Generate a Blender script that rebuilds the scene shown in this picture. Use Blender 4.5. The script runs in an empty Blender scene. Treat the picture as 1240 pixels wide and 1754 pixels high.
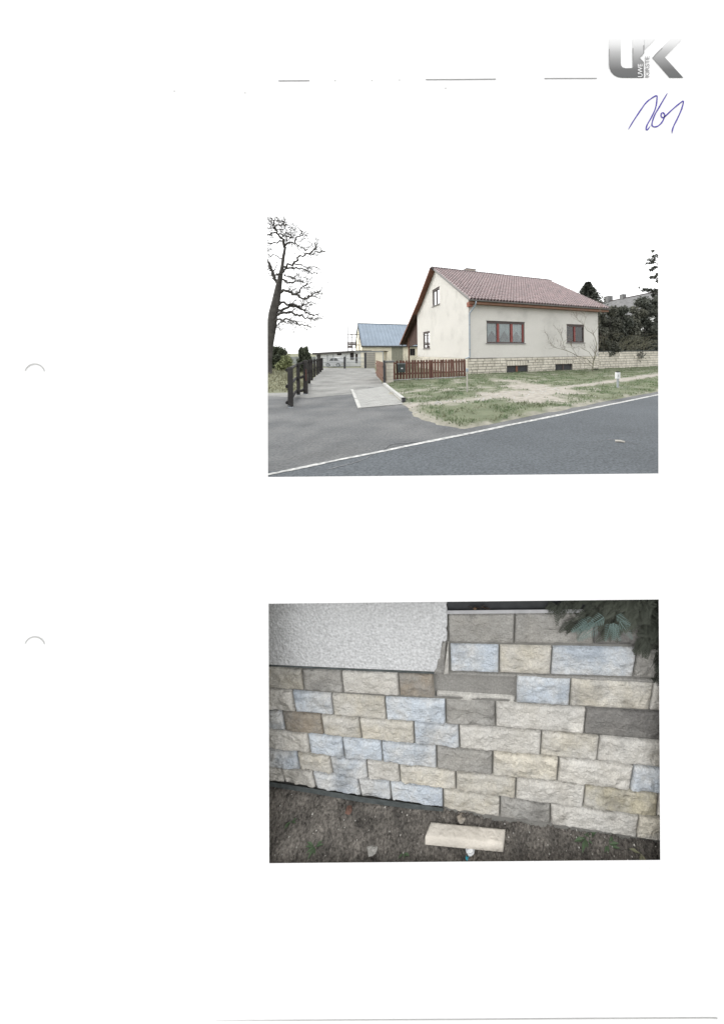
import bpy, math, random
import numpy as np
from mathutils import Vector, Matrix, noise
from mathutils.geometry import tessellate_polygon

random.seed(7); np.random.seed(7)
SC = bpy.context.scene
COL = SC.collection
R = math.radians

# ------------------------------------------------------------------ camera
F, CX, CY, KR, EYE = 526.0, 792.0, 602.4, 0.009, 1.5      # measured focal length (px), principal point, roll, eye height
cam = bpy.data.objects.new('camera', bpy.data.cameras.new('camera'))
COL.objects.link(cam)
cam.data.sensor_fit = 'AUTO'; cam.data.sensor_width = 36.0
cam.data.lens = F / 1754 * 36.0
cam.data.shift_x = (620 - CX) / 1754
cam.data.shift_y = -(877 - CY) / 1754
cam.data.clip_start = 0.05; cam.data.clip_end = 3000
_c = 1 / math.sqrt(1 + KR * KR); _s = KR * _c
cam.matrix_world = Matrix(((_c, _s, 0, 0), (0, 0, -1, 0), (-_s, _c, 0, EYE), (0, 0, 0, 1)))
SC.camera = cam

# ------------------------------------------------------------------ world, sun, exposure
SUN_DIR = Vector((-0.80, 0.06, 0.60)).normalized()        # towards the sun: from the left, high, veiled by cloud
world = bpy.data.worlds.new('World'); SC.world = world; world.use_nodes = True
nt = world.node_tree; nt.nodes.clear()
sky = nt.nodes.new('ShaderNodeTexSky'); sky.sky_type = 'NISHITA'; sky.sun_disc = False
sky.sun_elevation = math.asin(SUN_DIR.z); sky.sun_rotation = math.atan2(SUN_DIR.x, SUN_DIR.y)
sky.air_density = 1.5; sky.dust_density = 4.0; sky.ozone_density = 1.0
hs = nt.nodes.new('ShaderNodeHueSaturation'); hs.inputs['Saturation'].default_value = 0.2
mx = nt.nodes.new('ShaderNodeMix'); mx.data_type = 'RGBA'; mx.inputs[0].default_value = 0.72   # the closed cloud deck
mx.inputs[7].default_value = (11.0, 11.05, 11.1, 1)
bg = nt.nodes.new('ShaderNodeBackground'); bg.inputs['Strength'].default_value = 0.12
wo = nt.nodes.new('ShaderNodeOutputWorld')
nt.links.new(sky.outputs[0], hs.inputs['Color']); nt.links.new(hs.outputs[0], mx.inputs[6])
# below the horizon the light comes back from plain ground, not from cloud
wtc = nt.nodes.new('ShaderNodeTexCoord'); wsx = nt.nodes.new('ShaderNodeSeparateXYZ'); wmr = nt.nodes.new('ShaderNodeMapRange'); wmx = nt.nodes.new('ShaderNodeMix'); wmx.data_type = 'RGBA'
wmr.inputs['From Min'].default_value = -0.06; wmr.inputs['From Max'].default_value = 0.0; wmx.inputs[6].default_value = (2.3, 2.25, 2.15, 1)
nt.links.new(wtc.outputs['Generated'], wsx.inputs[0]); nt.links.new(wsx.outputs['Z'], wmr.inputs['Value']); nt.links.new(wmr.outputs[0], wmx.inputs[0]); nt.links.new(mx.outputs[2], wmx.inputs[7])
nt.links.new(wmx.outputs[2], bg.inputs['Color']); nt.links.new(bg.outputs[0], wo.inputs['Surface'])
sl = bpy.data.lights.new('sun', 'SUN'); sl.energy = 0.55; sl.angle = R(18); sl.color = (1.0, 0.98, 0.96)
sun = bpy.data.objects.new('sun', sl); COL.objects.link(sun)
sun.rotation_euler = SUN_DIR.to_track_quat('Z', 'Y').to_euler()
SC.view_settings.view_transform = 'Standard'; SC.view_settings.look = 'None'
SC.view_settings.gamma = 1.0; SC.view_settings.use_curve_mapping = False
SC.view_settings.exposure = 0.84
SC.render.engine = 'CYCLES'
SC.cycles.use_denoising = True
SC.cycles.max_bounces = 6; SC.cycles.transparent_max_bounces = 12

# ------------------------------------------------------------------ surveying helpers (image measurement -> metres)
def uv(x, y):
    dx = x - CX; dy = y - CY
    return dx - KR * dy, dy + KR * dx
def ground_pt(x, y, z=0.0):
    u, v = uv(x, y); Y = (EYE - z) * F / v
    return Vector((u * Y / F, Y, z))
def at(x, y, Y):
    u, v = uv(x, y)
    return Vector((u * Y / F, Y, EYE - v * Y / F))

# ------------------------------------------------------------------ materials
def mat(name, col, rough=0.85, var=0.12, scale=3.0, bump=0.0, bscale=40.0, col2=None, obj_rand=0.0, detail=6.0, spec=0.3, metal=0.0):
    m = bpy.data.materials.new(name); m.use_nodes = True
    n = m.node_tree.nodes; l = m.node_tree.links
    b = n['Principled BSDF']; b.inputs['Roughness'].default_value = rough
    b.inputs['Specular IOR Level'].default_value = spec; b.inputs['Metallic'].default_value = metal
    tc = n.new('ShaderNodeTexCoord')
    nz = n.new('ShaderNodeTexNoise'); nz.inputs['Scale'].default_value = scale; nz.inputs['Detail'].default_value = detail
    l.new(tc.outputs['Object'], nz.inputs['Vector'])
    rmp = n.new('ShaderNodeValToRGB')
    c = np.array(col); c2 = np.array(col2) if col2 is not None else c * (1 - var)
    c1 = c if col2 is not None else c * (1 + var)
    rmp.color_ramp.elements[0].position = 0.3; rmp.color_ramp.elements[1].position = 0.7
    rmp.color_ramp.elements[0].color = (*c2, 1); rmp.color_ramp.elements[1].color = (*c1, 1)
    l.new(nz.outputs['Fac'], rmp.inputs['Fac'])
    out = rmp.outputs['Color']
    if obj_rand:
        oi = n.new('ShaderNodeObjectInfo'); h = n.new('ShaderNodeHueSaturation')
        mr = n.new('ShaderNodeMapRange'); mr.inputs['To Min'].default_value = 1 - obj_rand; mr.inputs['To Max'].default_value = 1 + obj_rand
        l.new(oi.outputs['Random'], mr.inputs['Value']); l.new(mr.outputs[0], h.inputs['Value']); l.new(out, h.inputs['Color'])
        out = h.outputs['Color']
    l.new(out, b.inputs['Base Color'])
    if bump:
        n2 = n.new('ShaderNodeTexNoise'); n2.inputs['Scale'].default_value = bscale; n2.inputs['Detail'].default_value = 8
        l.new(tc.outputs['Object'], n2.inputs['Vector'])
        bp = n.new('ShaderNodeBump'); bp.inputs['Strength'].default_value = bump; bp.inputs['Distance'].default_value = 0.05
        l.new(n2.outputs['Fac'], bp.inputs['Height']); l.new(bp.outputs[0], b.inputs['Normal'])
    m['out'] = 1
    return m

def speckle(m, scale, amount, thr=0.55):
    """fine aggregate: a second high-frequency noise multiplied onto the base colour"""
    n = m.node_tree.nodes; l = m.node_tree.links; b = n['Principled BSDF']
    src = b.inputs['Base Color'].links[0].from_socket
    tc = n.new('ShaderNodeTexCoord'); nz = n.new('ShaderNodeTexNoise'); nz.inputs['Scale'].default_value = scale; nz.inputs['Detail'].default_value = 3
    l.new(tc.outputs['Object'], nz.inputs['Vector'])
    mr = n.new('ShaderNodeMapRange'); mr.inputs['From Min'].default_value = 0.3; mr.inputs['From Max'].default_value = 0.7
    mr.inputs['To Min'].default_value = 1 - amount; mr.inputs['To Max'].default_value = 1 + amount
    l.new(nz.outputs['Fac'], mr.inputs['Value'])
    h = n.new('ShaderNodeHueSaturation'); l.new(src, h.inputs['Color']); l.new(mr.outputs[0], h.inputs['Value'])
    l.new(h.outputs['Color'], b.inputs['Base Color'])
    return m

def stain(m, scale=1.7, amount=.45, lo=.52, hi=.72):
    """soft-edged dirt patches on a surface"""
    n = m.node_tree.nodes; l = m.node_tree.links; b = n['Principled BSDF']; src = b.inputs['Base Color'].links[0].from_socket
    tc = n.new('ShaderNodeTexCoord'); nz = n.new('ShaderNodeTexNoise'); nz.inputs['Scale'].default_value = scale; nz.inputs['Detail'].default_value = 9; nz.inputs['Roughness'].default_value = .62
    l.new(tc.outputs['Object'], nz.inputs['Vector']); mr = n.new('ShaderNodeMapRange'); mr.inputs['From Min'].default_value = lo; mr.inputs['From Max'].default_value = hi; mr.inputs['To Min'].default_value = 1; mr.inputs['To Max'].default_value = 1 - amount
    l.new(nz.outputs['Fac'], mr.inputs['Value']); h = n.new('ShaderNodeHueSaturation'); l.new(src, h.inputs['Color']); l.new(mr.outputs[0], h.inputs['Value']); l.new(h.outputs['Color'], b.inputs['Base Color'])
    return m

def vary_by_attr(m, attr, colb):
    """mix the material towards colb by a per-vertex measurement of what lies on the surface"""
    n = m.node_tree.nodes; l = m.node_tree.links; b = n['Principled BSDF']
    src = b.inputs['Base Color'].links[0].from_socket
    at_ = n.new('ShaderNodeAttribute'); at_.attribute_name = attr
    tc = n.new('ShaderNodeTexCoord'); nz = n.new('ShaderNodeTexNoise'); nz.inputs['Scale'].default_value = 5; nz.inputs['Detail'].default_value = 8
    l.new(tc.outputs['Object'], nz.inputs['Vector'])
    rp = n.new('ShaderNodeValToRGB'); c = np.array(colb)
    rp.color_ramp.elements[0].position = .3; rp.color_ramp.elements[1].position = .7
    rp.color_ramp.elements[0].color = (*(c * .72), 1); rp.color_ramp.elements[1].color = (*(c * 1.12), 1)
    l.new(nz.outputs['Fac'], rp.inputs['Fac'])
    x = n.new('ShaderNodeMix'); x.data_type = 'RGBA'
    l.new(at_.outputs['Fac'], x.inputs[0]); l.new(src, x.inputs[6]); l.new(rp.outputs[0], x.inputs[7])
    l.new(x.outputs[2], b.inputs['Base Color'])
    return m

def glass_mat(name, tint=(0.8, 0.85, 0.85)):
    m = bpy.data.materials.new(name); m.use_nodes = True
    n = m.node_tree.nodes; l = m.node_tree.links; n.remove(n['Principled BSDF'])
    tr = n.new('ShaderNodeBsdfTransparent'); tr.inputs['Color'].default_value = (*tint, 1)
    gl = n.new('ShaderNodeBsdfGlossy'); gl.inputs['Roughness'].default_value = 0.02
    fr = n.new('ShaderNodeFresnel'); fr.inputs['IOR'].default_value = 1.6
    ad = n.new('ShaderNodeMath'); ad.operation = 'ADD'; ad.inputs[1].default_value = 0.03; l.new(fr.outputs[0], ad.inputs[0])
    mi = n.new('ShaderNodeMixShader'); l.new(ad.outputs[0], mi.inputs[0]); l.new(tr.outputs[0], mi.inputs[1]); l.new(gl.outputs[0], mi.inputs[2])
    l.new(mi.outputs[0], n['Material Output'].inputs['Surface'])
    return m

# ------------------------------------------------------------------ mesh + object helpers
class MB:
    def __init__(self): self.v = []; self.f = []
    def add(self, vs, fs):
        b = len(self.v); self.v += [tuple(p) for p in vs]; self.f += [tuple(i + b for i in q) for q in fs]
    def quad(self, a, b, c, d): self.add([a, b, c, d], [(0, 1, 2, 3)])
    def tri(self, a, b, c): self.add([a, b, c], [(0, 1, 2)])
    def hexa(self, p):      # 8 points: bottom loop 0-3, top loop 4-7
        self.add(p, [(3, 2, 1, 0), (4, 5, 6, 7), (0, 1, 5, 4), (1, 2, 6, 5), (2, 3, 7, 6), (3, 0, 4, 7)])
    def obox(self, o, ax, ay, az):   # origin corner + three edge vectors
        o = Vector(o); ax = Vector(ax); ay = Vector(ay); az = Vector(az)
        self.hexa([o, o + ax, o + ax + ay, o + ay, o + az, o + ax + az, o + ax + ay + az, o + ay + az])
    def cbox(self, c, sx, sy, sz, yaw=0.0):  # box standing on c
        x = Vector((math.cos(yaw), math.sin(yaw), 0)); y = Vector((-x.y, x.x, 0))
        self.obox(Vector(c) - x * sx / 2 - y * sy / 2, x * sx, y * sy, (0, 0, sz))
    def bar(self, a, b, w, h=None):
        a = Vector(a); b = Vector(b); h = h or w; d = (b - a)
        up = Vector((0, 0, 1)) if abs(d.normalized().z) < .95 else Vector((0, 1, 0))
        s = d.cross(up).normalized(); t = s.cross(d).normalized()
        self.obox(a - s * w / 2 - t * h / 2, s * w, t * h, d)
    def tube(self, pts, rad, n=6, cap=True):
        pts = [Vector(p) for p in pts]; k = len(pts)
        if not hasattr(rad, '__len__'): rad = [rad] * k
        b = len(self.v); ref = Vector((0.31, 0.72, 0.2)).normalized()
        for i, p in enumerate(pts):
            d = (pts[min(i + 1, k - 1)] - pts[max(i - 1, 0)])
            if d.length < 1e-6: d = Vector((0, 0, 1))
            d.normalize(); s = d.cross(ref)
            if s.length < .1: s = d.cross(Vector((1, 0, 0)))
            s.normalize(); t = d.cross(s)
            for j in range(n):
                a = 2 * math.pi * j / n
                self.v.append(tuple(p + (s * math.cos(a) + t * math.sin(a)) * rad[i]))
        for i in range(k - 1):
            for j in range(n):
                q = (j + 1) % n
                self.f.append((b + i * n + j, b + i * n + q, b + (i + 1) * n + q, b + (i + 1) * n + j))
        if cap:
            self.f.append(tuple(b + j for j in range(n))[::-1]); self.f.append(tuple(b + (k - 1) * n + j for j in range(n)))
    def build(self, name, m, parent=None, smooth=False, label=None, origin=None):
        o_w = Vector(origin) if origin is not None else (base_of(parent) if parent else Vector((0, 0, 0)))
        me = bpy.data.meshes.new(name)
        me.from_pydata([(p[0] - o_w.x, p[1] - o_w.y, p[2] - o_w.z) for p in self.v], [], self.f)
        me.materials.append(m); me.update()
        if smooth: me.polygons.foreach_set('use_smooth', [True] * len(me.polygons))
        return link(name, me, parent, o_w, label)

def base_of(o):
    p = Vector(o.location)
    while o.parent: o = o.parent; p += Vector(o.location)
    return p
def link(name, me, parent=None, o_w=Vector((0, 0, 0)), label=None):
    o = bpy.data.objects.new(name, me); COL.objects.link(o)
    if parent: o.parent = parent; o.location = o_w - base_of(parent)
    else: o.location = o_w
    if label: o['label'] = label
    return o
def tag(o, label=None, cat=None, group=None, kind=None):
    if label: o['label'] = label
    if cat: o['category'] = cat
    if group: o['group'] = group
    if kind: o['kind'] = kind
    return o
def thing(name, loc, label, cat, group=None):
    o = bpy.data.objects.new(name, None); COL.objects.link(o); o.location = loc; o.empty_display_size = 0.1
    return tag(o, label, cat, group)
def struct(name, mb, m, label=None, smooth=False):
    o = mb.build(name, m, smooth=smooth); o['kind'] = 'structure'
    if label: o['label'] = label
    return o
def piece(proto, parent, loc, rot=None, label=None):
    """another piece of the same shape, sharing the mesh"""
    c = proto.copy(); COL.objects.link(c); c.parent = parent; c.location = Vector(loc) - base_of(parent)
    if rot is not None: c.rotation_euler = rot
    return c

def holed(outer, holes, fn, m, name, parent, back=None, origin=None):
    """flat sheet with openings; fn maps (a, b) -> world, fn2 (back) gives the reveals"""
    loops = [outer] + holes
    flat = [Vector((p[0], p[1], 0)) for lp in loops for p in lp]
    tris = tessellate_polygon([[Vector((p[0], p[1], 0)) for p in lp] for lp in loops])
    mb = MB(); mb.add([fn(p.x, p.y) for p in flat], [tuple(t) for t in tris])
    if back:
        mb.add([back(p.x, p.y) for p in flat], [tuple(t)[::-1] for t in tris])
        for lp in loops:
            for i in range(len(lp)):
                a, b = lp[i], lp[(i + 1) % len(lp)]
                mb.quad(fn(*a), fn(*b), back(*b), back(*a))
    return mb.build(name, m, parent, origin=origin)

def flat_poly(mb, pts, z):
    tris = tessellate_polygon([[Vector((p[0], p[1], 0)) for p in pts]])
    vs = [(p[0], p[1], z) for p in pts]
    fs = []
    for t in tris:
        a, b, c = [Vector(vs[i]) for i in t]
        fs.append(tuple(t) if (b - a).cross(c - a).z > 0 else tuple(t)[::-1])
    mb.add(vs, fs)

def seg_dist(P, poly, closed=False):
    """numpy: distance of points P (n,2) to a polyline"""
    best = np.full(len(P), 1e9); n = len(poly)
    for i in range(n if closed else n - 1):
        a = np.array(poly[i]); b = np.array(poly[(i + 1) % n]); d = b - a
        t = np.clip(((P - a) @ d) / max(d @ d, 1e-9), 0, 1)
        best = np.minimum(best, np.linalg.norm(P - (a + t[:, None] * d), axis=1))
    return best
def inside(P, poly):
    r = np.zeros(len(P), bool); n = len(poly); x, y = P[:, 0], P[:, 1]
    for i in range(n):
        x1, y1 = poly[i]; x2, y2 = poly[(i + 1) % n]
        c = ((y1 > y) != (y2 > y)) & (x < (x2 - x1) * (y - y1) / ((y2 - y1) if y2 != y1 else 1e-9) + x1)
        r ^= c
    return r
def nz(x, y, z=0.0, s=1.0, o=4): return noise.fractal(Vector((x * s, y * s, z * s)), 1.0, 2.0, o)

# ------------------------------------------------------------------ palette
M = {}
M['paper'] = mat('white_paper', (0.86, 0.86, 0.86), 0.95, 0.004, 4)
M['ink_blue'] = mat('blue_ink', (0.075, 0.055, 0.34), 0.6, 0.25, 60)
M['ink_grey'] = mat('grey_ink', (0.30, 0.30, 0.30), 0.9, 0.1, 30)
M['ink_shadow_pale'] = mat('pale_grey_ink_and_shadow', (0.50, 0.50, 0.49), 0.9, 0.06, 30)
M['ink_white'] = mat('white_print', (0.80, 0.80, 0.80), 0.9, 0.02, 30)
M['ink_dark'] = mat('dark_grey_print', (0.13, 0.14, 0.14), 0.8, 0.1, 30)
M['soil_ground'] = mat('dry_field', (0.21, 0.205, 0.13), 0.95, 0.2, 0.7, 0.3, 6, col2=(0.12, 0.13, 0.08))
M['verge'] = vary_by_attr(mat('verge_soil', (0.17, 0.185, 0.12), 0.95, 0.2, 1.6, 0.5, 14, col2=(0.10, 0.12, 0.07)), 'bare', (0.345, 0.32, 0.28))
M['road'] = speckle(mat('dark_asphalt', (0.088, 0.098, 0.107), 0.8, 0.08, 0.6, 0.35, 70), 32, 0.35)
M['apron'] = speckle(mat('worn_asphalt', (0.165, 0.167, 0.166), 0.85, 0.10, 0.9, 0.3, 70, col2=(0.095, 0.10, 0.104)), 26, 0.25)
M['concrete'] = speckle(mat('driveway_concrete', (0.29, 0.29, 0.275), 0.9, 0.12, 1.1, 0.2, 30, col2=(0.18, 0.18, 0.172)), 20, 0.15)
M['paver'] = speckle(mat('block_paving', (0.36, 0.36, 0.345), 0.9, 0.10, 3, 0.2, 50), 60, 0.12)
M['joint'] = mat('paving_joint', (0.24, 0.24, 0.22), 0.95, 0.1, 8)
M['kerb'] = mat('white_kerb', (0.42, 0.42, 0.40), 0.9, 0.15, 6, 0.2, 40)
M['line_paint'] = mat('worn_white_line', (0.60, 0.60, 0.58), 0.7, 0.1, 14, 0.2, 60, col2=(0.20, 0.205, 0.205))
M['render'] = speckle(mat('grey_white_render', (0.59, 0.575, 0.54), 0.95, 0.035, 0.7, 0.35, 60), 25, 0.05)
M['render'] = stain(M['render'], .9, .16, .5, .75)
M['plinth'] = mat('pale_split_stone', (0.66, 0.62, 0.54), 0.9, 0.14, 2.6, 0.4, 25, col2=(0.46, 0.43, 0.365))
M['mortar'] = mat('joint_mortar', (0.20, 0.195, 0.18), 0.95, 0.15, 6, 0.3, 40)
M['tile'] = mat('red_concrete_tile', (0.27, 0.195, 0.193), 0.34, 0.25, 2.6, col2=(0.145, 0.113, 0.114), spec=0.6)
M['tile_dark'] = mat('ridge_tile', (0.10, 0.085, 0.085), 0.6, 0.2, 3)
M['timber'] = mat('brown_timber', (0.165, 0.075, 0.05), 0.7, 0.25, 5)
M['fascia'] = mat('orange_brown_timber', (0.21, 0.115, 0.075), 0.65, 0.2, 4)
M['soffit_dark'] = mat('dark_soffit_boards', (0.075, 0.045, 0.036), 0.8, 0.25, 4)
M['red_frame'] = mat('red_window_timber', (0.22, 0.06, 0.053), 0.5, 0.15, 6)
M['dark_frame'] = mat('dark_brown_frame', (0.075, 0.058, 0.055), 0.6, 0.15, 6)
M['sill'] = mat('window_sill', (0.22, 0.215, 0.21), 0.7, 0.1, 6)
M['curtain'] = mat('net_curtain', (0.55, 0.57, 0.57), 0.95, 0.18, 9, col2=(0.34, 0.36, 0.36))
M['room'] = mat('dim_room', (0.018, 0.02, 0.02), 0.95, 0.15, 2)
M['glass'] = glass_mat('window_glass')
M['zinc'] = mat('zinc', (0.30, 0.345, 0.385), 0.4, 0.12, 5, metal=0.35)
M['gutter'] = mat('weathered_gutter', (0.21, 0.20, 0.195), 0.5, 0.15, 5, metal=0.3)
M['brick_red'] = mat('red_brick', (0.27, 0.11, 0.08), 0.85, 0.2, 8)
M['chimney'] = mat('chimney_render', (0.36, 0.31, 0.27), 0.9, 0.15, 3)
M['picket'] = mat('red_brown_stain', (0.125, 0.062, 0.048), 0.7, 0.25, 3, 0.2, 30, obj_rand=0.25)
M['gate_wood'] = mat('brown_gate_stain', (0.17, 0.095, 0.065), 0.7, 0.2, 4, obj_rand=0.12)
M['post_wood'] = mat('dark_creosote_timber', (0.028, 0.026, 0.025), 0.75, 0.3, 5, 0.3, 30, obj_rand=0.2)
M['post_red'] = mat('reddish_board', (0.10, 0.045, 0.036), 0.75, 0.2, 5)
M['galv'] = mat('galvanised_foot', (0.42, 0.46, 0.50), 0.5, 0.15, 8)
M['bark'] = mat('dark_bark', (0.072, 0.067, 0.062), 0.95, 0.3, 4, 0.6, 20)
M['bark_pale'] = mat('lichen_bark', (0.25, 0.245, 0.17), 0.95, 0.25, 5, 0.4, 40, col2=(0.13, 0.12, 0.095))
M['bark_twig'] = mat('brown_twig', (0.15, 0.12, 0.10), 0.9, 0.2, 5)
def leafm(name, c, c2): return mat(name, c, 0.7, 0.2, 1.1, col2=c2, spec=0.25, detail=9)
M['leaf_dark'] = leafm('dark_evergreen', (0.15, 0.15, 0.12), (0.06, 0.065, 0.053))
M['leaf_fir'] = leafm('spruce_needles', (0.115, 0.12, 0.10), (0.048, 0.055, 0.045))
M['leaf_thuja'] = leafm('thuja_sprays', (0.085, 0.10, 0.062), (0.045, 0.052, 0.036))
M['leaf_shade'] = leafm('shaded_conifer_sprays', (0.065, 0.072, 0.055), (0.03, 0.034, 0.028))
M['leaf_light'] = leafm('yellow_green_leaves', (0.24, 0.26, 0.13), (0.15, 0.17, 0.085))
M['leaf_blue'] = leafm('blue_green_sprays', (0.15, 0.21, 0.195), (0.085, 0.125, 0.115))
M['grass'] = mat('short_grass', (0.115, 0.18, 0.088), 0.85, 0.2, 0.9, col2=(0.15, 0.165, 0.10), spec=0.2, detail=9)
M['dry_grass'] = mat('dry_grass', (0.23, 0.22, 0.155), 0.9, 0.2, 1.2, col2=(0.16, 0.165, 0.10), spec=0.2)
M['blue_roof'] = mat('blue_sheet_roof', (0.215, 0.262, 0.315), 0.55, 0.10, 0.8)
M['cream'] = mat('cream_render', (0.78, 0.73, 0.60), 0.95, 0.09, 0.9)
M['white_wall'] = mat('white_rough_wall', (0.68, 0.69, 0.69), 0.95, 0.08, 0.7)
M['roof_edge'] = mat('dark_roof_edge', (0.085, 0.08, 0.075), 0.8, 0.15, 4)
M['garage'] = mat('garage_door', (0.34, 0.325, 0.29), 0.7, 0.08, 3)
M['steel'] = mat('grey_steel', (0.32, 0.34, 0.35), 0.5, 0.12, 5)
M['dark_steel'] = mat('dark_steel', (0.05, 0.05, 0.055), 0.6, 0.15, 5)
M['plank'] = mat('scaffold_plank', (0.12, 0.105, 0.10), 0.85, 0.25, 4, obj_rand=0.2)
M['far_hedge'] = mat('far_grey_green', (0.21, 0.23, 0.215), 0.95, 0.25, 0.6)
M['slate'] = mat('grey_old_tiles', (0.155, 0.155, 0.155), 0.7, 0.22, 1.8, 0.4, 8)
M['car_paint'] = mat('silver_paint', (0.50, 0.51, 0.52), 0.35, 0.03, 4, spec=0.5)
M['tyre'] = mat('tyre_rubber', (0.02, 0.02, 0.02), 0.9, 0.1, 8)
M['mailbox'] = mat('dark_green_box', (0.022, 0.033, 0.033), 0.4, 0.15, 6, spec=0.5)
M['white_plastic'] = mat('white_plastic', (0.62, 0.63, 0.64), 0.5, 0.06, 8)
M['stake'] = mat('pale_stake', (0.40, 0.385, 0.35), 0.85, 0.15, 9)
M['cyan'] = mat('cyan_plastic', (0.05, 0.35, 0.45), 0.4, 0.1, 8)
M['dark_grey_matt'] = mat('dark_grey_matt', (0.05, 0.052, 0.055), 0.8, 0.2, 8)
M['coping'] = mat('grey_coping', (0.42, 0.42, 0.43), 0.7, 0.12, 9)
M['felt'] = mat('dark_bitumen_felt', (0.075, 0.085, 0.085), 0.7, 0.25, 12, 0.4, 40)

stain(M['road'], .55, .16, .45, .7); stain(M['apron'], .8, .25, .48, .68); stain(M['concrete'], 1.2, .25, .5, .7)
# ================================================================== LARGE STRUCTURE: ground of the upper picture
mb = MB(); mb.quad((-600, 3.64, 0), (600, 3.64, 0), (600, 1500, 0), (-600, 1500, 0))
struct('ground', mb, M['soil_ground'])

L0 = ground_pt(460, 814); L1 = ground_pt(1125, 677)
LD = (L1 - L0).normalized(); LN = Vector((LD.y, -LD.x, 0))          # along the edge line / towards the road
def along(s, off): p = L0 + LD * s + LN * off; return (p.x, p.y)
mb = MB(); flat_poly(mb, [(along(-3, 0)[0], 3.65), along(0.2, -0.02), along(70, -0.02), along(70, 8), (14, 3.65)], 0.008)
struct('road', mb, M['road'])

edge_px = [(657, 661), (691, 693), (700, 700), (715, 712), (740, 722), (770, 731), (795, 735), (850, 725), (950, 704), (1050, 685), (1126, 671)]
edge = [ground_pt(*p).xy for p in edge_px]
shoulder_far = along(70, -0.55)
apron = [(-9, 3.655), (along(0, 0.1)[0], 3.655), along(0.4, 0.05), along(70, 0.05), shoulder_far] + \
        [(p.x, p.y) for p in edge[::-1]] + [ground_pt(*p).xy[:] for p in [(630, 663), (601, 672), (528, 680), (440, 676), (380, 676)]]
apron = [(p[0] + 0.0, p[1]) for p in apron]
# the apron runs a little under the verge so that no gap opens
mb = MB(); flat_poly(mb, apron, 0.004)
struct('driveway_apron', mb, M['apron'])
mb = MB(); flat_poly(mb, [ground_pt(*p).xy[:] for p in [(380, 679), (440, 678), (528, 682), (603, 675), (632, 664), (659, 662), (646, 644), (641, 630), (549, 630), (552, 634), (533, 652), (520, 672), (440, 674), (380, 674)]], 0.007)
struct('driveway', mb, M['concrete'])

# painted edge line with worn, uneven borders
mb = MB(); s = -0.3; wob = lambda q, k: 0.016 * nz(q * 1.7, k * 9.1)
while s < 40:
    e = s + (0.06 if s < 1.2 else 0.3)
    gap = nz(s * 0.9, 3.3) > 0.42 and s < 6
    w0 = 0.032 + 0.022 * min(1, max(0, s) / 4); w1 = 0.032 + 0.022 * min(1, max(0, e) / 4)
    if not gap:
        a = along(s, -w0 + wob(s, 1)); b = along(e, -w1 + wob(e, 1)); c = along(e, w1 + wob(e, 2)); d = along(s, w0 + wob(s, 2))
        if min(a[1], b[1], c[1], d[1]) > 3.65: mb.quad((*d, .013), (*c, .013), (*b, .013), (*a, .013))
    s = e
struct('road_edge_line', mb, M['line_paint'])
# cracks in the asphalt
mb = MB()
for pl, w in ([(560, 806), (620, 790), (655, 772), (668, 762), (720, 757), (790, 748), (850, 741)], .016), ([(668, 762), (690, 770), (740, 768)], .012), ([(1020, 758), (1045, 753), (1070, 756), (1105, 766)], .012):
    pp = [ground_pt(*p) for p in pl]; q = []
    for a, b in zip(pp, pp[1:]):
        for i in range(6): q.append(a.lerp(b, i / 6) + Vector((random.gauss(0, .01), random.gauss(0, .012), 0)))
    for a, b in zip(q, q[1:]):
        d = (b - a).normalized(); nn = Vector((-d.y, d.x, 0)) * w * random.uniform(.4, 1)
        mb.quad(a - nn + Vector((0, 0, .012)), b - nn + Vector((0, 0, .012)), b + nn + Vector((0, 0, .012)), a + nn + Vector((0, 0, .012)))
struct('asphalt_crack', mb, mat('tar_filled_crack', (0.15, 0.155, 0.16), 0.9, 0.3, 8))

# block paving by the gate: recessed joint bed + bricks
pq = [ground_pt(*p) for p in [(615, 700), (691, 693), (658, 662), (606, 670)]]      # front-left, front-right, back-right, back-left
mb = MB(); flat_poly(mb, [(p.x, p.y) for p in pq], 0.011)
struct('paving_bed', mb, M['joint'])
mb = MB(); nu, nv = 26, 30
def pav(a, b): return pq[0].lerp(pq[1], a).lerp(pq[3].lerp(pq[2], a), b)
for j in range(nv):
    for i in range(-1, nu):
        a0 = (i + (0.5 if j % 2 else 0)) / nu; a1 = a0 + 1 / nu
        a0 = max(0, a0) + .0025; a1 = min(1, a1) - .0025
        if a1 - a0 < .008: continue
        b0, b1 = j / nv + .003, (j + 1) / nv - .003; h = .022 + random.uniform(-.003, .003)
        P = [pav(a0, b0), pav(a1, b0), pav(a1, b1), pav(a0, b1)]
        mb.hexa([p + Vector((0, 0, .008)) for p in P] + [p + Vector((0, 0, h)) for p in P])
o = mb.build('paving_block', M['paver']); tag(o, 'light grey concrete block paving beside the gate', 'paving', kind='stuff')
# kerbs
def kerb(name, pts, w, h, m, label):
    P = [ground_pt(*p) for p in pts]; t = thing(name, P[0], label, 'kerb', 'kerbs of the paved gate entrance'); proto = None
    for a, b in zip(P, P[1:]):
        n = max(1, round((b - a).length / 0.9))
        for i in range(n):
            q0, q1 = a.lerp(b, i / n), a.lerp(b, (i + 1) / n); d = (q1 - q0).normalized(); s = Vector((-d.y, d.x, 0))
            k = MB(); k.obox(q0 - s * w / 2 + d * .006 - Vector((0, 0, .05)), d * ((q1 - q0).length - .012), s * w, (0, 0, h + .05 + random.uniform(-.006, .006)))
            k.build('kerb_stone', m, t)
kerb('kerb', [(616, 700), (603, 668)], .09, .03, M['kerb'], 'flush white kerb along the left side of the light block paving')
kerb('kerb', [(692, 689), (658, 660)], .11, .11, M['kerb'], 'raised white kerb between the block paving and the grass verge')

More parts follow.
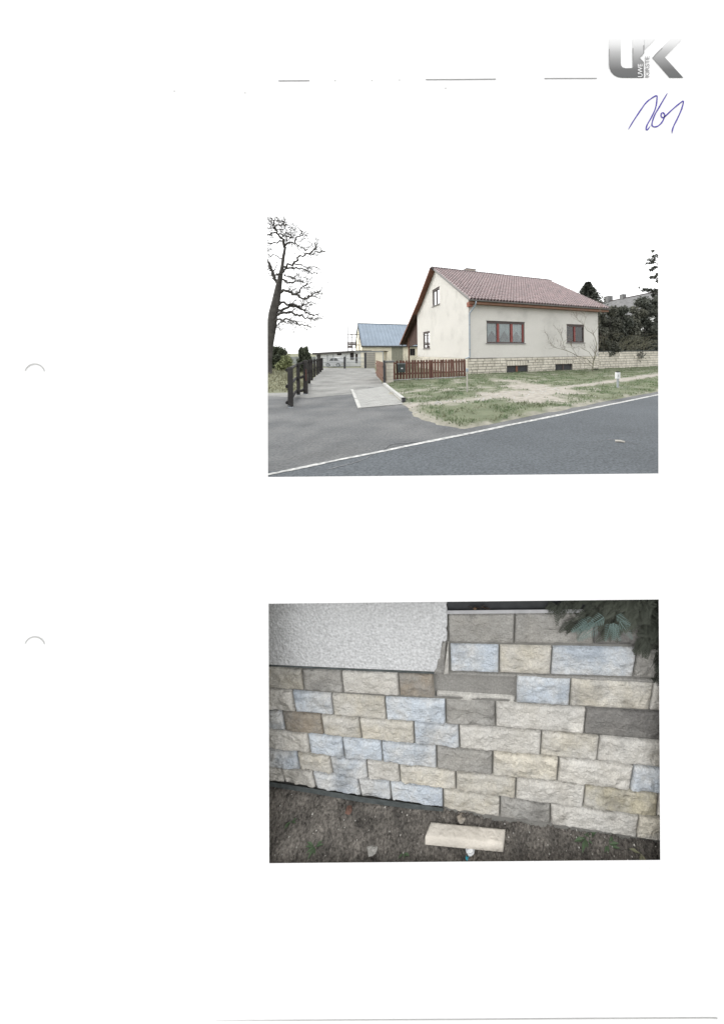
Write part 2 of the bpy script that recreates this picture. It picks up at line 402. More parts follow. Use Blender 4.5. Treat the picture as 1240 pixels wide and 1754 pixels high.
# ------------------------------------------------------------------ main house frame
yaw = R(90 - 65.8)
E1 = Vector((math.sin(R(65.8)), math.cos(R(65.8)), 0)); E2 = Vector((-E1.y, E1.x, 0)); UP = Vector((0, 0, 1))
HC = ground_pt(803, 642)
def H(s, t, z): return HC + E1 * s + E2 * t + UP * z

# ------------------------------------------------------------------ the verge: a bumpy strip of grass and bare sand
verge_poly = [(p.x, p.y) for p in edge] + [along(60, -0.6), H(60, 1, 0).xy[:], H(9, 0.5, 0).xy[:], H(0, 0.4, 0).xy[:], ground_pt(672, 650).xy[:], ground_pt(660, 656).xy[:]]
path = [ground_pt(*p).xy[:] for p in [(694, 697), (730, 693.5), (790, 689), (850, 682), (900, 676), (960, 666), (1040, 656), (1125, 643), (1250, 628)]]
sand = [ground_pt(*p).xy[:] for p in [(905, 664), (925, 668), (950, 672), (900, 676), (930, 684)]]
scuff = [ground_pt(*p).xy[:] for p in [(872, 653), (890, 659), (910, 666)]]
gx = np.arange(-5, 34, 0.115); gy = np.arange(5.2, 40, 0.115)
X, Y = np.meshgrid(gx, gy); P = np.stack([X.ravel(), Y.ravel()], 1)
keep_far = P[:, 1] < 40
ins = inside(P, verge_poly); dist = seg_dist(P, verge_poly, True); sd = np.where(ins, dist, -dist)
N1 = np.array([nz(x, y, 1.3, 0.55, 5) for x, y in P]); N2 = np.array([nz(x, y, 7.7, 2.3, 4) for x, y in P])
def bareness(P, n1, n2, sdv):
    dp = seg_dist(P, path); wp = 0.16 + 0.02 * np.maximum(0, P[:, 0] - 3)
    b = 1 - np.clip((dp - wp + 0.22 * n1 + 0.16 * n2) / 0.3, 0, 1)
    ds = seg_dist(P, sand); b = np.maximum(b, 1 - np.clip((ds - 0.7 + 0.9 * n1 + 0.6 * n2) / 0.6, 0, 1))
    dc = seg_dist(P, scuff); b = np.maximum(b, 0.85 * (1 - np.clip((dc - 0.4 + 0.8 * n1 + 0.45 * n2) / 0.6, 0, 1)))
    b = np.maximum(b, np.clip((n1 * 0.8 + n2 * 0.6 - 0.22) * 2.2, 0, 0.65))
    b = np.maximum(b, 0.7 * (1 - np.clip((sdv - 0.05 - .25 * n2 - .2 * n1) / 0.22, 0, 1)))
    return b
bare = bareness(P, N1, N2, sd)
sd = sd + .16 * N1 + .12 * N2
hz = np.where(sd > -0.25, np.clip(sd * 0.35 + 0.004, -0.05, 0.035) + 0.018 * N2 * np.clip(sd * 3, 0, 1) - 0.015 * bare * np.clip(sd * 3, 0, 1), -0.06)
ny, nx = X.shape; idx = np.arange(nx * ny).reshape(ny, nx)
quads = np.stack([idx[:-1, :-1], idx[:-1, 1:], idx[1:, 1:], idx[1:, :-1]], -1).reshape(-1, 4)
quads = quads[(sd[quads] > -0.25).all(1)]
used = np.unique(quads); remap = -np.ones(nx * ny, int); remap[used] = np.arange(len(used))
me = bpy.data.meshes.new('verge')
me.from_pydata(np.stack([P[used, 0], P[used, 1], hz[used] + 0.012], 1).tolist(), [], remap[quads].tolist())
at_ = me.attributes.new('bare', 'FLOAT', 'POINT'); at_.data.foreach_set('value', bare[used].astype(np.float32))
me.polygons.foreach_set('use_smooth', [True] * len(me.polygons)); me.materials.append(M['verge'])
o = link('verge', me); tag(o, kind='structure')

def grass_mesh(name, pts, hmin, hmax, m, label, w=0.012):
    n = len(pts); a = np.random.rand(n) * 6.283; h = hmin + np.random.rand(n) ** 1.6 * (hmax - hmin); lean = np.random.rand(n) * 0.8 * h
    b = np.random.rand(n) * 6.283; w = w * (0.6 + np.random.rand(n))
    p = np.array(pts); V = np.zeros((n, 3, 3))
    V[:, 0] = p + np.stack([np.cos(a) * w, np.sin(a) * w, np.zeros(n)], 1); V[:, 1] = p - np.stack([np.cos(a) * w, np.sin(a) * w, np.zeros(n)], 1)
    V[:, 2] = p + np.stack([np.cos(b) * lean, np.sin(b) * lean, h], 1)
    me = bpy.data.meshes.new(name)
    me.vertices.add(3 * n); me.vertices.foreach_set('co', V.ravel().astype(np.float32))
    me.loops.add(3 * n); me.loops.foreach_set('vertex_index', np.arange(3 * n, dtype=np.int32))
    me.polygons.add(n); me.polygons.foreach_set('loop_start', np.arange(0, 3 * n, 3, dtype=np.int32))
    me.update(); me.validate(); me.materials.append(m)
    o = link(name, me); return tag(o, label, 'grass', kind='stuff')
# blades: denser where it is not bare
N = 330000
cp = np.stack([np.random.rand(N) * 30 - 5, 5.2 + np.random.rand(N) ** 1.5 * 24], 1)
cin = inside(cp, verge_poly); cp = cp[cin]
csd = seg_dist(cp, verge_poly, True); m1 = np.array([nz(x, y, 1.3, 0.55, 5) for x, y in cp]); m2 = np.array([nz(x, y, 7.7, 2.3, 4) for x, y in cp])
cb = bareness(cp, m1, m2, csd); clump = np.array([nz(x, y, 4.1, 1.5, 3) for x, y in cp])
ok = (np.random.rand(len(cp)) > cb * 1.08) & (np.random.rand(len(cp)) < 0.55 + 1.1 * clump) & (csd > .05)
cp = cp[ok]
green = clump[ok] + 0.5 * m1[ok] + np.random.randn(len(cp)) * .2 > -0.05
z0 = np.full(len(cp), 0.03)
pts = np.column_stack([cp, z0])
grass_mesh('grass_blades', pts[green], .025, .11, M['grass'], 'short green grass tufts growing on the verge before the house')
grass_mesh('dry_grass_blades', pts[~green], .02, .07, M['dry_grass'], 'dry yellowish grass between the green tufts of the verge')
# field on the left, behind the post fence
N = 45000
fp = np.stack([-32 + np.random.rand(N) * 26.5, 9.5 + np.random.rand(N) * 30], 1)
field = [ground_pt(*p).xy[:] for p in [(330, 673), (440, 672), (516, 671), (531, 652), (551, 633), (548, 625), (330, 625)]]
fp = fp[inside(fp, field)]
grass_mesh('field_grass', np.column_stack([fp, np.zeros(len(fp))]), .03, .22, M['dry_grass'], 'dry pale grass of the field behind the post fence', .02)
# stones and crumbs on the bare sand
mb = MB()
for i in range(500):
    k = random.randrange(len(path) - 1); a = Vector(path[k]); b = Vector(path[k + 1]); q = a.lerp(b, random.random()) + Vector((random.gauss(0, .5), random.gauss(0, .5)))
    if q.y > 24 or not inside(np.array([[q.x, q.y]]), verge_poly)[0]: continue
    r = random.uniform(.012, .035)
    c = Vector((q.x, q.y, .03)); vs = [c + Vector((math.cos(j * 1.257) * r * random.uniform(.7, 1.2), math.sin(j * 1.257) * r * random.uniform(.7, 1.2), 0)) for j in range(5)] + [c + Vector((0, 0, r * .8))]
    mb.add(vs, [(0, 1, 5), (1, 2, 5), (2, 3, 5), (3, 4, 5), (4, 0, 5)])
tag(mb.build('gravel', M['kerb']), 'scattered pale pebbles on the sandy footpath', 'gravel', kind='stuff')

# ================================================================== MAIN HOUSE
house = thing('house', HC, 'grey white rendered house with red tiled roof and split stone plinth', 'house')
FL = 11.45          # facade length
GD = 12.0           # gable depth
RT, RZ = 6.5, 8.5   # ridge
ET, EZ = -0.5, 4.84 # front eave
BK, BKZ = 10.42, 6.23
BT, BTZ = 18.0, 2.52
def roof_z(t):
    if t < RT: return EZ + (RZ - EZ) * (t - ET) / (RT - ET)
    if t < BK: return RZ + (BKZ - RZ) * (t - RT) / (BK - RT)
    return BKZ + (BTZ - BKZ) * (t - BK) / (BT - BK)
PZ = 1.07
win = {'f1': (1.32, 4.36, 2.06, 3.52), 'f2': (8.2, 9.95, 2.13, 3.49), 'g1': (8.05, 10.0, 1.83, 3.34), 'g2': (5.45, 7.2, 5.40, 6.78)}
def rect(a): return [(a[0], a[2]), (a[1], a[2]), (a[1], a[3]), (a[0], a[3])]
fw = lambda d: (lambda s, z: H(s, d, z)); gw = lambda d: (lambda t, z: H(d, t, z))
SF = holed([(0, PZ), (FL, PZ), (FL, roof_z(0) - .2), (0, roof_z(0) - .2)], [rect(win['f1']), rect(win['f2'])], fw(0), M['render'], 'front_wall', house, fw(.16))
holed([(0.16, PZ), (GD, PZ), (GD, roof_z(GD) - .2), (BK, roof_z(BK) - .2), (RT, RZ - .2), (0.16, roof_z(.16) - .2)], [rect(win['g1']), rect(win['g2'])], gw(0.003), M['render'], 'gable_wall', house, gw(.16))
mb = MB()   # the two hidden walls
mb.obox(H(.16, GD - .16, 0), E1 * (FL - .16), E2 * .16, UP * (roof_z(GD) - .2))
mb.add([H(FL - .16, .17, 0), H(FL - .16, GD - .17, 0), H(FL - .16, GD - .17, roof_z(GD - .2) - .25), H(FL - .16, BK, BKZ - .25), H(FL - .16, RT, RZ - .25), H(FL - .16, .17, roof_z(.17) - .25)], [(0, 1, 2, 3, 4, 5)])
mb.build('rear_wall', M['render'], house)
# plinth core + split stones in courses (front, gable)
bas = [(2.84, 4.58, -.02, .49), (7.05, 8.68, -.02, .5)]
CP = .055
holed([(-.01, -.2), (FL, -.2), (FL, PZ - .012), (-.01, PZ - .012)], [rect(b) for b in bas], fw(-.02), M['mortar'], 'plinth_core', house, fw(.14))
mb = MB()
rows = 6; rh = (PZ - .02 + .05) / rows
def stone(mb, fn, a0, a1, b0, b1, out):
    g = .008
    P0 = [fn(a0 + g, b0 + g, -.02), fn(a1 - g, b0 + g, -.02), fn(a1 - g, b1 - g, -.02), fn(a0 + g, b1 - g, -.02)]
    i = .012
    P1 = [fn(a0 + g + i, b0 + g + i, out), fn(a1 - g - i, b0 + g + i, out), fn(a1 - g - i, b1 - g - i, out * random.uniform(.6, 1)), fn(a0 + g + i, b1 - g - i, out * random.uniform(.6, 1))]
    mb.hexa(P0 + P1)
def blocked(a0, a1, b0, b1, holes):
    return any(a0 < h[1] - .02 and a1 > h[0] + .02 and b0 < h[3] - .02 and b1 > h[2] + .02 for h in holes)
front_fn = lambda a, b, o_: H(a, -.02 - o_, b)
for r_ in range(rows):
    b0 = -.05 + r_ * rh; b1 = b0 + rh; a = -.02 - random.random() * .3
    if r_ == rows - 3:
        for hh in bas:   # upright lintel stones above the cellar windows
            n = 8; w = (hh[1] - hh[0]) / n
            for i in range(n): stone(mb, front_fn, hh[0] + i * w, hh[0] + (i + 1) * w, .5, .5 + 2 * rh - (.5 - b0) * 0 - .02, .05 * random.uniform(.8, 1.2))
    while a < FL:
        e = a + random.uniform(.3, .62); a0, a1 = max(a, -.02), min(e, FL)
        lint = [(h[0], h[1], h[2], .5 + 2 * rh - .02) for h in bas]
        if a1 - a0 > .05:
            if not blocked(a0, a1, b0, b1, lint): stone(mb, front_fn, a0, a1, b0, b1, .035 + random.random() * .03)
            else:
                for h in lint:
                    if a0 < h[0] - .06 < a1: stone(mb, front_fn, a0, h[0], b0, b1, .05)
                    if a0 < h[1] + .06 < a1: stone(mb, front_fn, h[1], a1, b0, b1, .05)
        a = e
for r_ in range(rows):
    b0 = -.05 + r_ * rh; b1 = b0 + rh; a = 0
    while a < GD:
        e = min(a + random.uniform(.3, .62), GD); stone(mb, lambda p, q, o_: H(-.02 - o_, p, q), a, e, b0, b1, .035 + random.random() * .03); a = e
mb.obox(H(-.02, .01, -.2), E1 * .1, E2 * (GD - .02), UP * (PZ + .18))
tag(mb.build('plinth_stone', M['plinth'], house), kind='stuff')
mb = MB(); mb.obox(H(-.04, -.10, PZ - .012), E1 * 2.1, E2 * .095, UP * .022); mb.build('plinth_cap', M['gutter'], house)
# cellar windows
for b in bas:
    mb = MB(); mb.obox(H(b[0], .09, b[2] - .05), E1 * (b[1] - b[0]), E2 * .02, UP * (b[3] - b[2] + .05)); w = mb.build('cellar_window', M['dark_frame'], house)
    mb = MB()
    mb.obox(H(b[0] + .06, .07, .06), E1 * (b[1] - b[0] - .12), E2 * .012, UP * (b[3] - .12)); mb.build('pane', M['dark_grey_matt'], w)
    mb = MB()
    c = (b[0] + b[1]) / 2
    for q in (c - .09, ): mb.obox(H(q, .03, 0), E1 * .16, E2 * .04, UP * (b[3] - .02))
    mb.build('mullion', M['timber'] if b[0] < 5 else M['dark_frame'], w)

def window(fn, w, mull, red_side, name='window', sill=True, mull_m=None):
    """fn(a, b, depth) ; depth grows inwards. window > pane, mullion, curtain, sill"""
    a0, a1, b0, b1 = w; fr = MB(); fw_ = .07
    def bx(mb, p0, p1, q0, q1, d0, d1):
        mb.hexa([fn(p0, q0, d0), fn(p1, q0, d0), fn(p1, q0, d1), fn(p0, q0, d1), fn(p0, q1, d0), fn(p1, q1, d0), fn(p1, q1, d1), fn(p0, q1, d1)])
    bx(fr, a0, a1, b0, b0 + .08, .06, .13); bx(fr, a0, a1, b1 - .14, b1, .02, .13)
    bx(fr, a0, a0 + fw_, b0 + .08, b1 - .14, .05, .13); bx(fr, a1 - fw_, a1, b0 + .08, b1 - .14, .05, .13)
    f = fr.build(name, M['dark_frame'], house)
    for p, wd in mull: mm = MB(); bx(mm, a0 + (a1 - a0) * p - wd / 2, a0 + (a1 - a0) * p + wd / 2, b0 + .08, b1 - .14, .045, .125); mm.build('mullion', mull_m or M['red_frame'], f)
    if red_side: mm = MB(); bx(mm, a1 - fw_ - .09, a1 - fw_, b0 + .08, b1 - .14, .055, .125); mm.build('casement_stile', M['red_frame'], f)
    cuts = [a0 + fw_] + [a0 + (a1 - a0) * p for p, _ in mull] + [a1 - fw_]
    for p, q in zip(cuts, cuts[1:]):
        g = MB(); bx(g, p + .02, q - .02, b0 + .07, b1 - .13, .1, .106); g.build('pane', M['glass'], f)
    # net curtain with an arched lower hem and fine folds
    cu = MB(); n = 40; zt = b1 - .1
    pr = []
    for i in range(n + 1):
        x = a0 + .05 + (a1 - a0 - .1) * i / n; ph = (i / n) * len(cuts[1:]); fold = .02 * math.sin(i * 2.3)
        hem = b0 + .12 + (b1 - b0) * .5 * (1 - abs(2 * (ph % 1) - 1)) ** .8
        pr.append((fn(x, zt, .24 + fold), fn(x, hem, .24 + fold)))
    for (p, q), (r_, s_) in zip(pr, pr[1:]): cu.quad(p, q, s_, r_)
    cu.build('curtain', M['curtain'], f)
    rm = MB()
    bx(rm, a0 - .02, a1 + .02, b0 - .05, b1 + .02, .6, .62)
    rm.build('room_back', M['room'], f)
    # flower pots / dark things on the inner sill
    for i in range(5):
        pt = MB()
        c = a0 + .2 + (a1 - a0 - .4) * random.random(); hh = random.uniform(.15, .4)
        for k in range(9):
            u = c + random.gauss(0, .08); pt.tri(fn(u - .05, b0 + .08, .2), fn(u + .05, b0 + .08, .2), fn(u + random.gauss(0, .08), b0 + .08 + hh * random.uniform(.6, 1), .19))
        tag(pt.build('potted_plant', M['leaf_dark'], f))
    if sill:
        s_ = MB(); bx(s_, a0 - .07, a1 + .07, b0 - .06, b0 - .002, -.07, .155); s_.build('sill', M['sill'], f)
    if True:
        lt = MB(); bx(lt, a0 - .03, a1 + .03, b1, b1 + .035, -.012, .05); lt.build('shutter_box', M['dark_frame'], f)
    return f
ffn = lambda a, b, d: H(a, d, b); gfn = lambda a, b, d: H(d, a, b)
window(ffn, win['f1'], [(.30, .17), (.655, .17)], True)
window(ffn, win['f2'], [(.47, .13)], False)
window(gfn, win['g1'], [(.48, .1)], False, mull_m=M['dark_frame'])
window(gfn, win['g2'], [(.5, .1)], False, mull_m=M['dark_frame'])

# ---------------------------------------------------------------- roof
roof_m = MB()
RS0, RS1 = -.42, 12.1
def slab(mb, t0, t1, s0, s1, top, th):
    a = roof_z(t0); b = roof_z(t1)
    mb.hexa([H(s0, t0, a - top - th), H(s1, t0, a - top - th), H(s1, t1, b - top - th), H(s0, t1, b - top - th), H(s0, t0, a - top), H(s1, t0, a - top), H(s1, t1, b - top), H(s0, t1, b - top)])
slab(roof_m, ET + .02, RT, -.14, RS1 - .02, .04, .12)
slab(roof_m, RT, BK, RS0 + .02, RS1 - .02, .04, .12); slab(roof_m, BK, BT, RS0 + .02, RS1 - .02, .04, .12)
roof = roof_m.build('roof', M['soffit_dark'], house)
def tiles(t0, t1, s0, s1, lo_first):
    mb = MB(); dt = t1 - t0; L = math.hypot(dt, roof_z(t1) - roof_z(t0)); nr = round(L / .40); nc = round((s1 - s0) / .24)
    tv = (H(0, t1, roof_z(t1)) - H(0, t0, roof_z(t0))).normalized(); nv_ = E1.cross(tv).normalized()
    if nv_.z < 0: nv_ = -nv_
    prof = [(0, -.03), (.12, .05), (.32, .10), (.5, .085), (.62, .01), (.76, -.045), (1, -.03)]
    for j in range(nr):
        a = j * L / nr; b = a + L / nr + .03
        for i in range(nc):
            w = (s1 - s0) / nc; jit = random.gauss(0, .005); jn = random.gauss(0, .004)
            o0 = H(s0 + i * w, t0, roof_z(t0)) + tv * (a + jit); o1 = H(s0 + i * w, t0, roof_z(t0)) + tv * b
            lo = [o0 + E1 * w * p + nv_ * (h + .05 + jn) for p, h in prof]; hi = [o1 + E1 * w * p + nv_ * (h + .0) for p, h in prof]
            un = [q - nv_ * .06 for q in lo]
            n = len(prof); mb.add(lo + hi + un, [(k, k + 1, n + k + 1, n + k) for k in range(n - 1)] + [(2 * n + k, 2 * n + k + 1, k + 1, k) for k in range(n - 1)])
    return mb
t1_ = tiles(ET - .06, RT, -.16, RS1, True); o = t1_.build('roof_tile', M['tile'], roof, smooth=False); tag(o, kind='stuff')
mb = MB(); n_ = 60
for (ta, tb) in ((RT, BK), (BK, BT)):
    mb2 = tiles(ta, tb, RS0, RS1, False); o = mb2.build('roof_tile', M['tile'], roof); tag(o, kind='stuff')
# ridge caps
rc = MB(); rc.tube([H(0, RT, RZ + .02), H(.42, RT, RZ + .02)], [.13, .115], 10); proto = rc.build('ridge_tile', M['tile_dark'], roof, origin=H(0, RT, RZ))
proto.location = H(-.3, RT, RZ + .02) - base_of(roof)
for i in range(1, 31): piece(proto, roof, H(-.3 + i * .405, RT, RZ + .02 + random.gauss(0, .004)))
# verge trim of the front slope (pale tile edge) and barge boards of the rear slope
vb = MB(); vb.hexa([H(-.17, ET, roof_z(ET) - .12), H(-.14, ET, roof_z(ET) - .12), H(-.14, RT, RZ - .12), H(-.17, RT, RZ - .12), H(-.17, ET, roof_z(ET) + .03), H(-.14, ET, roof_z(ET) + .03), H(-.14, RT, RZ + .03), H(-.17, RT, RZ + .03)])
vb.build('verge_trim', M['sill'], roof)
bb = MB()
for ta, tb in ((RT, BK), (BK, BT)):
    bb.hexa([H(RS0 - .03, ta, roof_z(ta) - .22), H(RS0, ta, roof_z(ta) - .22), H(RS0, tb, roof_z(tb) - .22), H(RS0 - .03, tb, roof_z(tb) - .22), H(RS0 - .03, ta, roof_z(ta) + .02), H(RS0, ta, roof_z(ta) + .02), H(RS0, tb, roof_z(tb) + .02), H(RS0 - .03, tb, roof_z(tb) + .02)])
bb.build('barge_board', M['timber'], roof)
so = MB()   # boarded underside of the verge on the long slope
for ta, tb in ((RT, BK), (BK, GD)):
    for i in range(4):
        s0 = RS0 + .01 + i * .105
        so.hexa([H(s0, ta, roof_z(ta) - .185), H(s0 + .098, ta, roof_z(ta) - .185), H(s0 + .098, tb, roof_z(tb) - .185), H(s0, tb, roof_z(tb) - .185), H(s0, ta, roof_z(ta) - .165), H(s0 + .098, ta, roof_z(ta) - .165), H(s0 + .098, tb, roof_z(tb) - .165), H(s0, tb, roof_z(tb) - .165)])
so.build('soffit_board', M['timber'], roof)
rf = MB()   # rafters under the porch roof
for i in range(12):
    s0 = -.2 + i * 1.0
    rf.hexa([H(s0, GD, roof_z(GD) - .30), H(s0 + .1, GD, roof_z(GD) - .30), H(s0 + .1, BT - .1, roof_z(BT - .1) - .30), H(s0, BT - .1, roof_z(BT - .1) - .30), H(s0, GD, roof_z(GD) - .165), H(s0 + .1, GD, roof_z(GD) - .165), H(s0 + .1, BT - .1, roof_z(BT - .1) - .165), H(s0, BT - .1, roof_z(BT - .1) - .165)])
rf.build('rafter', M['soffit_dark'], roof)
# timber infill of the porch gable above the beam
mb = MB(); q0, q1 = GD + .02, BT - .6
ng = 24
for i in range(ng):
    ta = q0 + (q1 - q0) * i / ng; tb = q0 + (q1 - q0) * (i + 1) / ng - .015
    zb = 2.35 - 0.28 * (i / ng)
    if roof_z(tb) - .2 > zb + .05:
        mb.hexa([H(.2, ta, zb), H(.2, tb, zb), H(.24, tb, zb), H(.24, ta, zb), H(.2, ta, roof_z(ta) - .2), H(.2, tb, roof_z(tb) - .2), H(.24, tb, roof_z(tb) - .2), H(.24, ta, roof_z(ta) - .2)])
mb.build('porch_boarding', M['soffit_dark'], house)
for s_ in (.2, 5): mb = MB(); mb.cbox(H(s_, 16.2, 0), .14, .14, roof_z(16.2) - .3, yaw); mb.build('porch_post', M['timber'], house)
# eaves: fascia, soffit, gutter, downpipe
mb = MB(); mb.obox(H(-.14, ET + .02, EZ - .30), E1 * (RS1 + .12), E2 * .03, UP * .2); mb.build('fascia', M['fascia'], roof)
mb = MB(); mb.obox(H(-.13, ET + .055, EZ - .29), E1 * (RS1 + .1), E2 * (-ET - .06), UP * .025); mb.build('eave_soffit', M['fascia'], roof)
gt = MB(); n = 8; g0, g1 = -.18, RS1 + .02
for k in range(n):
    a, b = math.pi * k / n, math.pi * (k + 1) / n; r0 = .075
    f = lambda s, an, r: H(s, ET - .085 - math.cos(an) * r, EZ - .07 - math.sin(an) * r)
    gt.quad(f(g0, a, r0), f(g1, a, r0), f(g1, b, r0), f(g0, b, r0)); gt.quad(f(g0, b, r0 - .006), f(g1, b, r0 - .006), f(g1, a, r0 - .006), f(g0, a, r0 - .006))
gut = gt.build('gutter', M['gutter'], roof, smooth=True)
dp = MB(); dp.tube([H(.25, ET - .085, EZ - .13), H(.25, ET - .085, EZ - .25), H(.23, ET - .02, EZ - .42), H(.06, -.12, EZ - .82), H(.03, -.09, EZ - .95), H(.03, -.09, 2.5), H(.03, -.09, 1.22), H(.0, -.10, 1.14), H(-.3, -.12, 1.06)], .047, 10)
dp.build('downpipe', M['zinc'], house, smooth=True)
mb = MB()
for z in (1.6, 3.2): mb = MB(); mb.tube([H(.03, -.09, z), H(.03, -.09, z + .04)], .056, 10); mb.build('pipe_clip', M['gutter'], house)
mb = MB()
for k in range(3): mb.obox(H(-.12, -.36 + .0, 4.38 + k * .1), E1 * .25, E2 * .36, UP * .085)
mb.build('corbel_brick', M['brick_red'], house)
# chimney
ch = MB(); c0 = H(3.05, RT + .25, RZ - .4); ch.obox(c0, E1 * .9, E2 * .55, UP * .78); chn = ch.build('chimney', M['chimney'], house)
ch = MB(); ch.obox(H(3.0, RT + .2, RZ + .38), E1 * 1.0, E2 * .65, UP * .06); ch.build('chimney_cap', M['coping'], chn)

# ================================================================== GARDEN WALL to the right of the house
gwall = thing('garden_wall', H(11.6, 0, 0), 'low wall of pale split stone between the house and the right edge of the upper picture', 'wall')
WZ = 1.42
mb = MB(); mb.obox(H(FL + .01, .0, -.2), E1 * 11, E2 * .3, UP * (WZ + .17)); mb.build('wall_core', M['mortar'], gwall)
mb = MB(); nr = 7; rh2 = (WZ + .03) / nr
for r_ in range(nr):
    a = FL + .02 - random.random() * .25
    while a < FL + 11:
        e = a + random.uniform(.3, .62)
        stone(mb, lambda p, q, o_: H(p, .015 - o_ + .0, q), max(a, FL + .02), min(e, FL + 11), -.03 + r_ * rh2, -.03 + (r_ + 1) * rh2, .03 + random.random() * .035); a = e
tag(mb.build('wall_stone', M['plinth'], gwall), kind='stuff')
mb = MB(); a = FL + .03
proto = None
while a < FL + 11:
    k = MB(); k.obox(H(a, -.06, WZ - .025), E1 * .98, E2 * .42, UP * .06); k.build('coping_slab', M['felt'], gwall); a += 1.0

# ================================================================== FENCES, GATE, PILLAR
pf0 = ground_pt(673, 653); pf1 = ground_pt(797, 647)
pd = (pf1 - pf0).normalized(); pn = Vector((pd.y, -pd.x, 0)); plen = (pf1 - pf0).length
picket_fence = thing('picket_fence', pf0, 'red brown picket fence on a low concrete base before the gable', 'fence')
mb = MB(); mb.obox(pf0 - pn * .1 - UP * .1, pd * plen, pn * .16, UP * .17); mb.build('fence_base', M['coping'], picket_fence)
mb = MB()
for z in (.32, .88): mb.obox(pf0 - pn * .06 + UP * z, pd * plen, pn * .045, UP * .08)
mb.build('rail', M['picket'], picket_fence)
npk = 26; wpk = plen / npk
k = MB(); w = wpk * .74; th = .022; hh = 1.0
k.add([(-w/2, 0, 0), (w/2, 0, 0), (w/2, 0, hh - .05), (0, 0, hh), (-w/2, 0, hh - .05), (-w/2, th, 0), (w/2, th, 0), (w/2, th, hh - .05), (0, th, hh), (-w/2, th, hh - .05)],
      [(0, 1, 2, 3, 4), (9, 8, 7, 6, 5), (0, 5, 6, 1), (1, 6, 7, 2), (2, 7, 8, 3), (3, 8, 9, 4), (4, 9, 5, 0)])
proto = k.build('picket', M['picket'], picket_fence, origin=(0, 0, 0))
fyaw = math.atan2(pd.y, pd.x)
for i in range(npk):
    c = pf0 + pd * wpk * (i + .5) + pn * .015 + UP * (.09 + random.uniform(-.012, .012))
    ob = proto if i == 0 else piece(proto, picket_fence, c)
    ob.location = c - base_of(picket_fence); ob.rotation_euler = (random.gauss(0, .008), random.gauss(0, .012), fyaw)
mb = MB()
for q in (.0, .5, 1.0): mb = MB(); mb.cbox(pf0 + pd * plen * q - pn * .1, .09, .09, 1.05, fyaw); mb.build('fence_post', M['picket'], picket_fence)
# mailbox
mbx = pf0 + pd * .38 + pn * .05 + UP * .46
mail = thing('mailbox', mbx, 'dark green mailbox with a small white label hung on the picket fence', 'mailbox')
mb = MB(); mb.obox(mbx - pd * .16, pd * .38, pn * .14, UP * .42); mb.build('box', M['mailbox'], mail)
mb = MB(); mb.hexa([mbx - pd * .18 + UP * .422, mbx + pd * .24 + UP * .422, mbx + pd * .24 + pn * .18 + UP * .40, mbx - pd * .18 + pn * .18 + UP * .40, mbx - pd * .18 + UP * .47, mbx + pd * .24 + UP * .47, mbx + pd * .24 + pn * .18 + UP * .42, mbx - pd * .18 + pn * .18 + UP * .42]); mb.build('lid', M['mailbox'], mail)
mb = MB(); mb.obox(mbx + pd * .0 + pn * .142 + UP * .17, pd * .09, pn * .004, UP * .06); mb.build('label_plate', M['white_plastic'], mail)
# pillar of stones
gp = ground_pt(666.5, 656)
pillar = thing('gate_pillar', gp, 'pale split stone gate pillar left of the picket fence', 'pillar')
mb = MB(); mb.cbox(gp - UP * .1, .30, .30, 1.12, fyaw); mb.build('core', M['mortar'], pillar)
for r_ in range(6):
    k = MB(); k.cbox(gp + UP * (.01 + r_ * .168), .345 + random.uniform(-.01, .01), .345, .155, fyaw); k.build('stone', M['plinth'], pillar)
mb = MB(); mb.cbox(gp + UP * 1.02, .46, .46, .07, fyaw); mb.build('cap', M['slate'], pillar)
# open gate leaf
ga = ground_pt(658, 658) ; gb = ground_pt(645, 646)
gd = (gb - ga).normalized(); gyaw = math.atan2(gd.y, gd.x); gl = (gb - ga).length
gate = thing('garden_gate', ga, 'open brown boarded gate leaf hung on the stone pillar', 'gate')
ng = 16; proto = None
k = MB(); k.obox((0, 0, 0), (gl / ng * .9, 0, 0), (0, .024, 0), (0, 0, .93)); proto = k.build('board', M['gate_wood'], gate, origin=(0, 0, 0))
for i in range(ng):
    c = ga + gd * gl * i / ng + UP * (.09 + random.uniform(-.006, .006)); ob = proto if i == 0 else piece(proto, gate, c)
    ob.location = c - base_of(gate); ob.rotation_euler = (0, 0, gyaw)
gs = Vector((-gd.y, gd.x, 0)); mb = MB()
for z in (.25, .8): mb.obox(ga + UP * z + gs * .03, gd * gl, gs * .04, UP * .08)
mb.build('ledge', M['gate_wood'], gate)
mb = MB(); mb.cbox(ga - gd * .06, .09, .09, 1.12, gyaw); mb.build('gate_post', M['dark_steel'], gate)
# kerb end block
q = ground_pt(691, 690); t = thing('drain_cover', q, 'small dark iron block at the front end of the raised white kerb', 'drain')
mb = MB(); mb.cbox(q, .09, .10, .13, .5); mb.build('body', M['dark_steel'], t); mb = MB(); mb.cbox(q + UP * .132, .11, .12, .02, .5); mb.build('lid', M['post_wood'], t)

